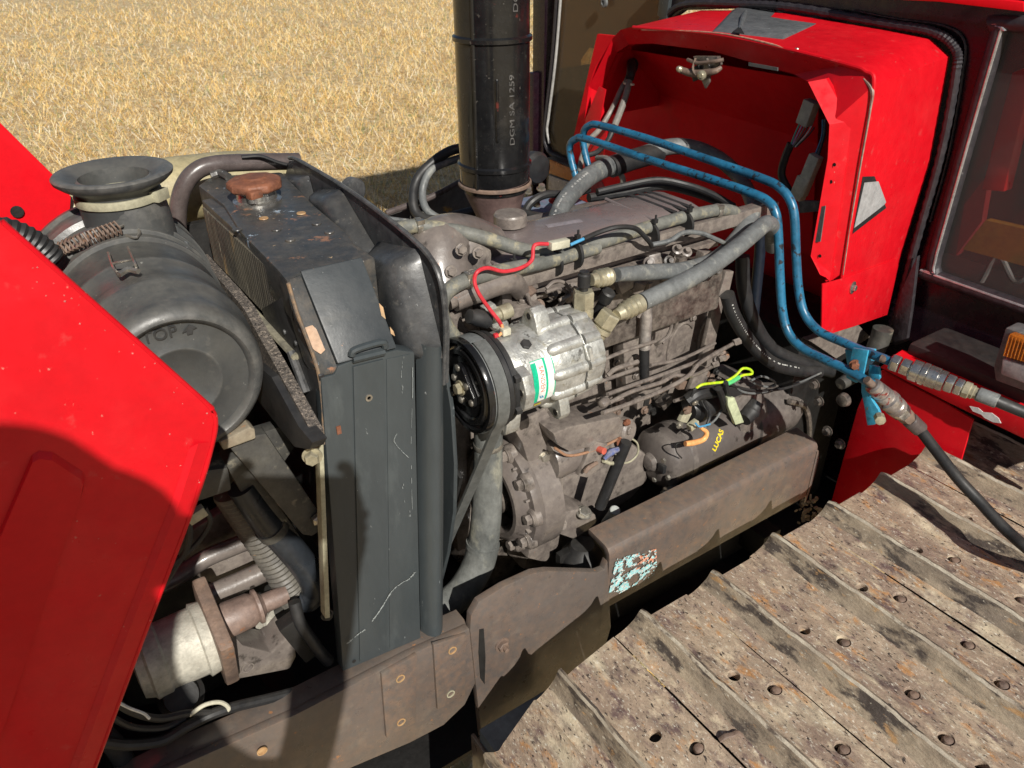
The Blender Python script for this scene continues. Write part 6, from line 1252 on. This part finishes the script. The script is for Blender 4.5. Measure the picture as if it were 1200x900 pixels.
m = MB(); m.tube([e, at(1200, 483, x=x1_+.06), at(1260, 506, x=x1_+.09), at(1330, 530, x=x1_+.12)], .0085, 18, 6); tag(m.build('hydraulic_hose', RUB), 'black hydraulic hose leaving the chrome coupling towards the right edge', 'hose', 'black hydraulic hoses')
PR2 = [('nipple', [(-.15, .006), (.05, .006)], 16, RUSTB),
       ('sleeve', [(0, .0095), (.02, .0125), (.10, .0128), (.11, .0115), (.13, .0115), (.14, .0135), (.22, .0138), (.23, .0125), (.25, .0125), (.26, .0145), (.36, .0150), (.37, .0135), (.40, .0135), (.42, .0170), (.50, .0175), (.52, .0150), (.60, .0150), (.62, .0165), (.70, .0160), (.72, .0140)], 32, mat('dusty_chrome', (.50, .46, .42), (.30, .26, .24), .35, metal=.7, scale=40, bump=.3, spots=[((.35, .06, .05), 60, .56, .05)])),
       ('hex_nut', [(.72, .0135), (.73, .0155), (.86, .0150), (.87, .013)], 6, CHROME), ('adapter', [(.87, .011), (.88, .0130), (1.0, .0125), (1.02, .0105), (1.06, .0105)], 6, RUSTB),
       ('ferrule', [(1.04, .0110), (1.06, .0128), (1.34, .0125), (1.35, .0115)], 24, BPIPE)]
a, b = at(1022, 451, x=x2_), at(1064, 490, y=-.215)
coupling('hydraulic_coupling', 'dusty ribbed quick coupling on the hydraulic hose that drops over the track', a, b, 0, PR2, None, None, 0)
d = b-a; e = a+d*1.33
m = MB(); m.tube([e, at(1100, 532, y=-.27), at(1122, 560, y=-.31), at(1148, 588, y=-.35), at(1180, 622, y=-.40), at(1225, 660, y=-.46), at(1300, 720, y=-.53)], .0088, 20, 8); tag(m.build('hydraulic_hose', RUB), 'black hydraulic hose drooping over the rusty track shoes', 'hose', 'black hydraulic hoses')
# ================================================================ THE PHOTOGRAPHER (stands behind the camera; throws the shadow over the hood and the radiator)
UU = V((.98, -.201, 0)).normalized(); WW = SUN.cross(UU).normalized(); WW = WW if WW.z > 0 else -WW
def pp(u, v, s): return CAM+UU*u+WW*v+SUN*s
RT, UPV, FW = ROT @ V((1, 0, 0)), ROT @ V((0, 1, 0)), ROT @ V((0, 0, -1))
t = thing('phone', 'slim black phone held sideways in both hands of the photographer', 'phone', CAM)
q = Matrix((RT, UPV, -FW)).transposed().to_quaternion()
pc = CAM+RT*.042-UPV*.006-FW*.012
m = MB(); m.box(pc, (.150, .074, .008), q); m.build('body', GLOSS, t, .002)
m = MB(); m.box(pc-FW*.0044, (.142, .068, .0006), q); m.build('screen', mat('phone_screen', (.01, .01, .012), None, .1, bump=0), t)
SKIN = mat('skin', (.55, .33, .24), (.50, .29, .21), .5, scale=20, bump=.1)
SHIRT = mat('grey_shirt', (.10, .12, .15), (.08, .10, .13), .85, scale=20, bump=.3)
JEAN = mat('jeans', (.05, .075, .13), (.04, .06, .11), .85, scale=30, bump=.3)
HAIR = mat('dark_hair', (.035, .022, .015), None, .6, bump=.6, bscale=200)
def skinned(name, nodes, edges, mt, parent, root=0, sub=2):
    me = bpy.data.meshes.new(name); me.from_pydata([tuple(n[0]) for n in nodes], edges, []); me.update()
    o = bpy.data.objects.new(name, me); COL.objects.link(o)
    md = o.modifiers.new('skin', 'SKIN'); md.use_smooth_shade = True
    if not me.skin_vertices:
        bpy.context.view_layer.objects.active = o; bpy.ops.mesh.customdata_skin_add()
    for i, n in enumerate(nodes):
        r = n[1]; me.skin_vertices[0].data[i].radius = r if isinstance(r, tuple) else (r, r)
        me.skin_vertices[0].data[i].use_root = (i == root)
    sb = o.modifiers.new('smooth', 'SUBSURF'); sb.levels = sub; sb.render_levels = sub
    me.materials.append(mt); o.parent = parent; o.matrix_parent_inverse = parent.matrix_basis.inverted(); return o
hd = pp(-.172, -.026, .26)
fx, fy, _z = CAM.x-hd.x, CAM.y-hd.y, 0; fv = V((fx, fy, 0)).normalized(); rv = V((fv.y, -fv.x, 0)); zz = V((0, 0, 1))
per = thing('person', 'photographer in grey shirt and a hat added to shape the shadow, holding a phone, shadow falling on the hood', 'person', (hd.x, hd.y, 0))
ns = hd-zz*.21-fv*.03
shR, shL = ns+rv*.175-zz*.13, ns-rv*.185-zz*.13
elR, elL = pp(-.015, -.35, .10), pp(-.245, -.185, .06)
wrR, wrL = pp(.080, -.085, .03), pp(-.112, -.028, .03)
plR, plL = pc+RT*.082-UPV*.020-FW*.022, pc-RT*.078-UPV*.022-FW*.022
pel = ns-zz*.62-fv*.02
N = [(pel, (.14, .10)), (ns-zz*.40, (.13, .09)), (ns-zz*.19, (.155, .10)), (ns+zz*.02, .056), (hd-zz*.085, .055), (hd-zz*.045+fv*.02, (.066, .078)), (hd+zz*.03, (.074, .090)), (hd+zz*.085, (.05, .065))]
E_ = [(i, i+1) for i in range(7)]
def chain(start, pts):
    k = start
    for p in pts: N.append(p); E_.append((k, len(N)-1)); k = len(N)-1
    return k
for sh, el, wr_, pl, sg in ((shR, elR, wrR, plR, 1), (shL, elL, wrL, plL, -1)):
    k = chain(2, [(sh, .058), ((sh+el)/2, .048), (el, .040), ((el+wr_)/2, .038), (wr_, (.026, .022)), (pl, (.034, .016))])
    out_ = RT*sg
    for f_ in range(3): chain(k, [(pl-UPV*(.004-.012*(f_-1))-FW*.002+out_*.006+UPV*.02*(f_-1)*.5, .009), (pl+out_*.004+UPV*(.012*(f_-1))+FW*.018, .0085), (pl-out_*.016+UPV*(.012*(f_-1))+FW*.030, .0075)][:2])
    chain(k, [(pl+UPV*.035-out_*.004, .009), (pc+out_*.060+UPV*.048+FW*.004, .0085), (pc+out_*.045+UPV*.046+FW*.006, .0075)])
    chain(k, [(pl-UPV*.012-out_*.022, .010), (pc+out_*.050-UPV*.040-FW*.006, .009)])
hipR, hipL = pel+rv*.09-zz*.04, pel-rv*.09-zz*.04
gz = .09
for hp, sg in ((hipR, 1), (hipL, -1)):
    kn = V((hp.x, hp.y, .52))+rv*.02*sg+fv*.02; an = V((hp.x, hp.y, gz))+rv*.03*sg
    chain(0, [(hp, .085), (kn, .055), (an, .040), (an+fv*.14-zz*.04, (.035, .03))])
body = skinned('body', N, E_, SKIN, per)
T_ = [(pel-zz*.02, (.155, .112)), (ns-zz*.40, (.145, .105)), (ns-zz*.19, (.168, .112)), (ns-zz*.06, .072)]; TE = [(0, 1), (1, 2), (2, 3)]
for sh, el in ((shR, elR), (shL, elL)):
    T_ += [(sh, .068), (sh+(el-sh)*.55, .060)]; TE += [(2, len(T_)-2), (len(T_)-2, len(T_)-1)]
skinned('shirt', T_, TE, SHIRT, per)
J_ = [(pel, (.158, .115)), (pel-zz*.02, (.155, .112))]; JE = [(0, 1)]
for hp, sg in ((hipR, 1), (hipL, -1)):
    kn = V((hp.x, hp.y, .52))+rv*.02*sg+fv*.02; an = V((hp.x, hp.y, gz+.03))+rv*.03*sg; b0 = len(J_)
    J_ += [(hp, .095), (kn, .068), (an, .058)]; JE += [(1, b0), (b0, b0+1), (b0+1, b0+2)]
skinned('trousers', J_, JE, JEAN, per)
for sg in (1, -1):
    hp = hipR if sg > 0 else hipL; an = V((hp.x, hp.y, 0))+rv*.03*sg
    m = MB(); m.tube([an-fv*.06+zz*.05, an+zz*.055, an+fv*.09+zz*.045, an+fv*.17+zz*.035], [.045, .05, .045, .032], 16, 5); m.build('shoe', RUB, per)
m = MB(); hv = []
m.lathe(hd+zz*.005-fv*.012, zz, [(-.055, .060), (-.02, .084), (.02, .088), (.04, .080), (.05, .0001)], 28, cap=False); o = m.build('hair', HAIR, per)
m = MB(); m.lathe(hd, zz, [(.026, .088), (.030, .112), (.034, .113), (.036, .092), (.07, .086), (.098, .070), (.108, .03), (.109, .0001)], 36, cap=False); m.build('shadow_hat', mat('straw_hat', (.5, .42, .28), None, .8, bump=.5, bscale=200), per)  # brim and crown added to give the head's shadow a wide flat top
fc = hd-zz*.005+fv*.085
m = MB(); m.tube([fc+zz*.02, fc+fv*.010-zz*.005, fc+fv*.018-zz*.025, fc+fv*.004-zz*.032], [.007, .008, .011, .006], 10, 4); m.build('nose', SKIN, per)
m = MB(); m.tube([fc-zz*.055-rv*.022-fv*.004, fc-zz*.056+fv*.004, fc-zz*.055+rv*.022-fv*.004], [.003, .006, .003], 8, 4); m.build('mouth', mat('lips', (.45, .18, .15), None, .5), per)
for sg in (1, -1):
    m = MB(); m.lathe(fc+rv*.030*sg+zz*.012-fv*.012, fv, [(-.010, .0001), (-.006, .010), (.002, .0118), (.008, .008), (.010, .0001)], 14); m.build('eye', mat('eye_white', (.7, .7, .7), None, .2) if sg > 0 else bpy.data.materials['eye_white'], per)
    m = MB(); m.lathe(hd-zz*.01+rv*.082*sg-fv*.01, rv*sg, [(-.01, .02), (.006, .026), (.010, .02), (.006, .008)], 16); m.build('ear', SKIN, per)
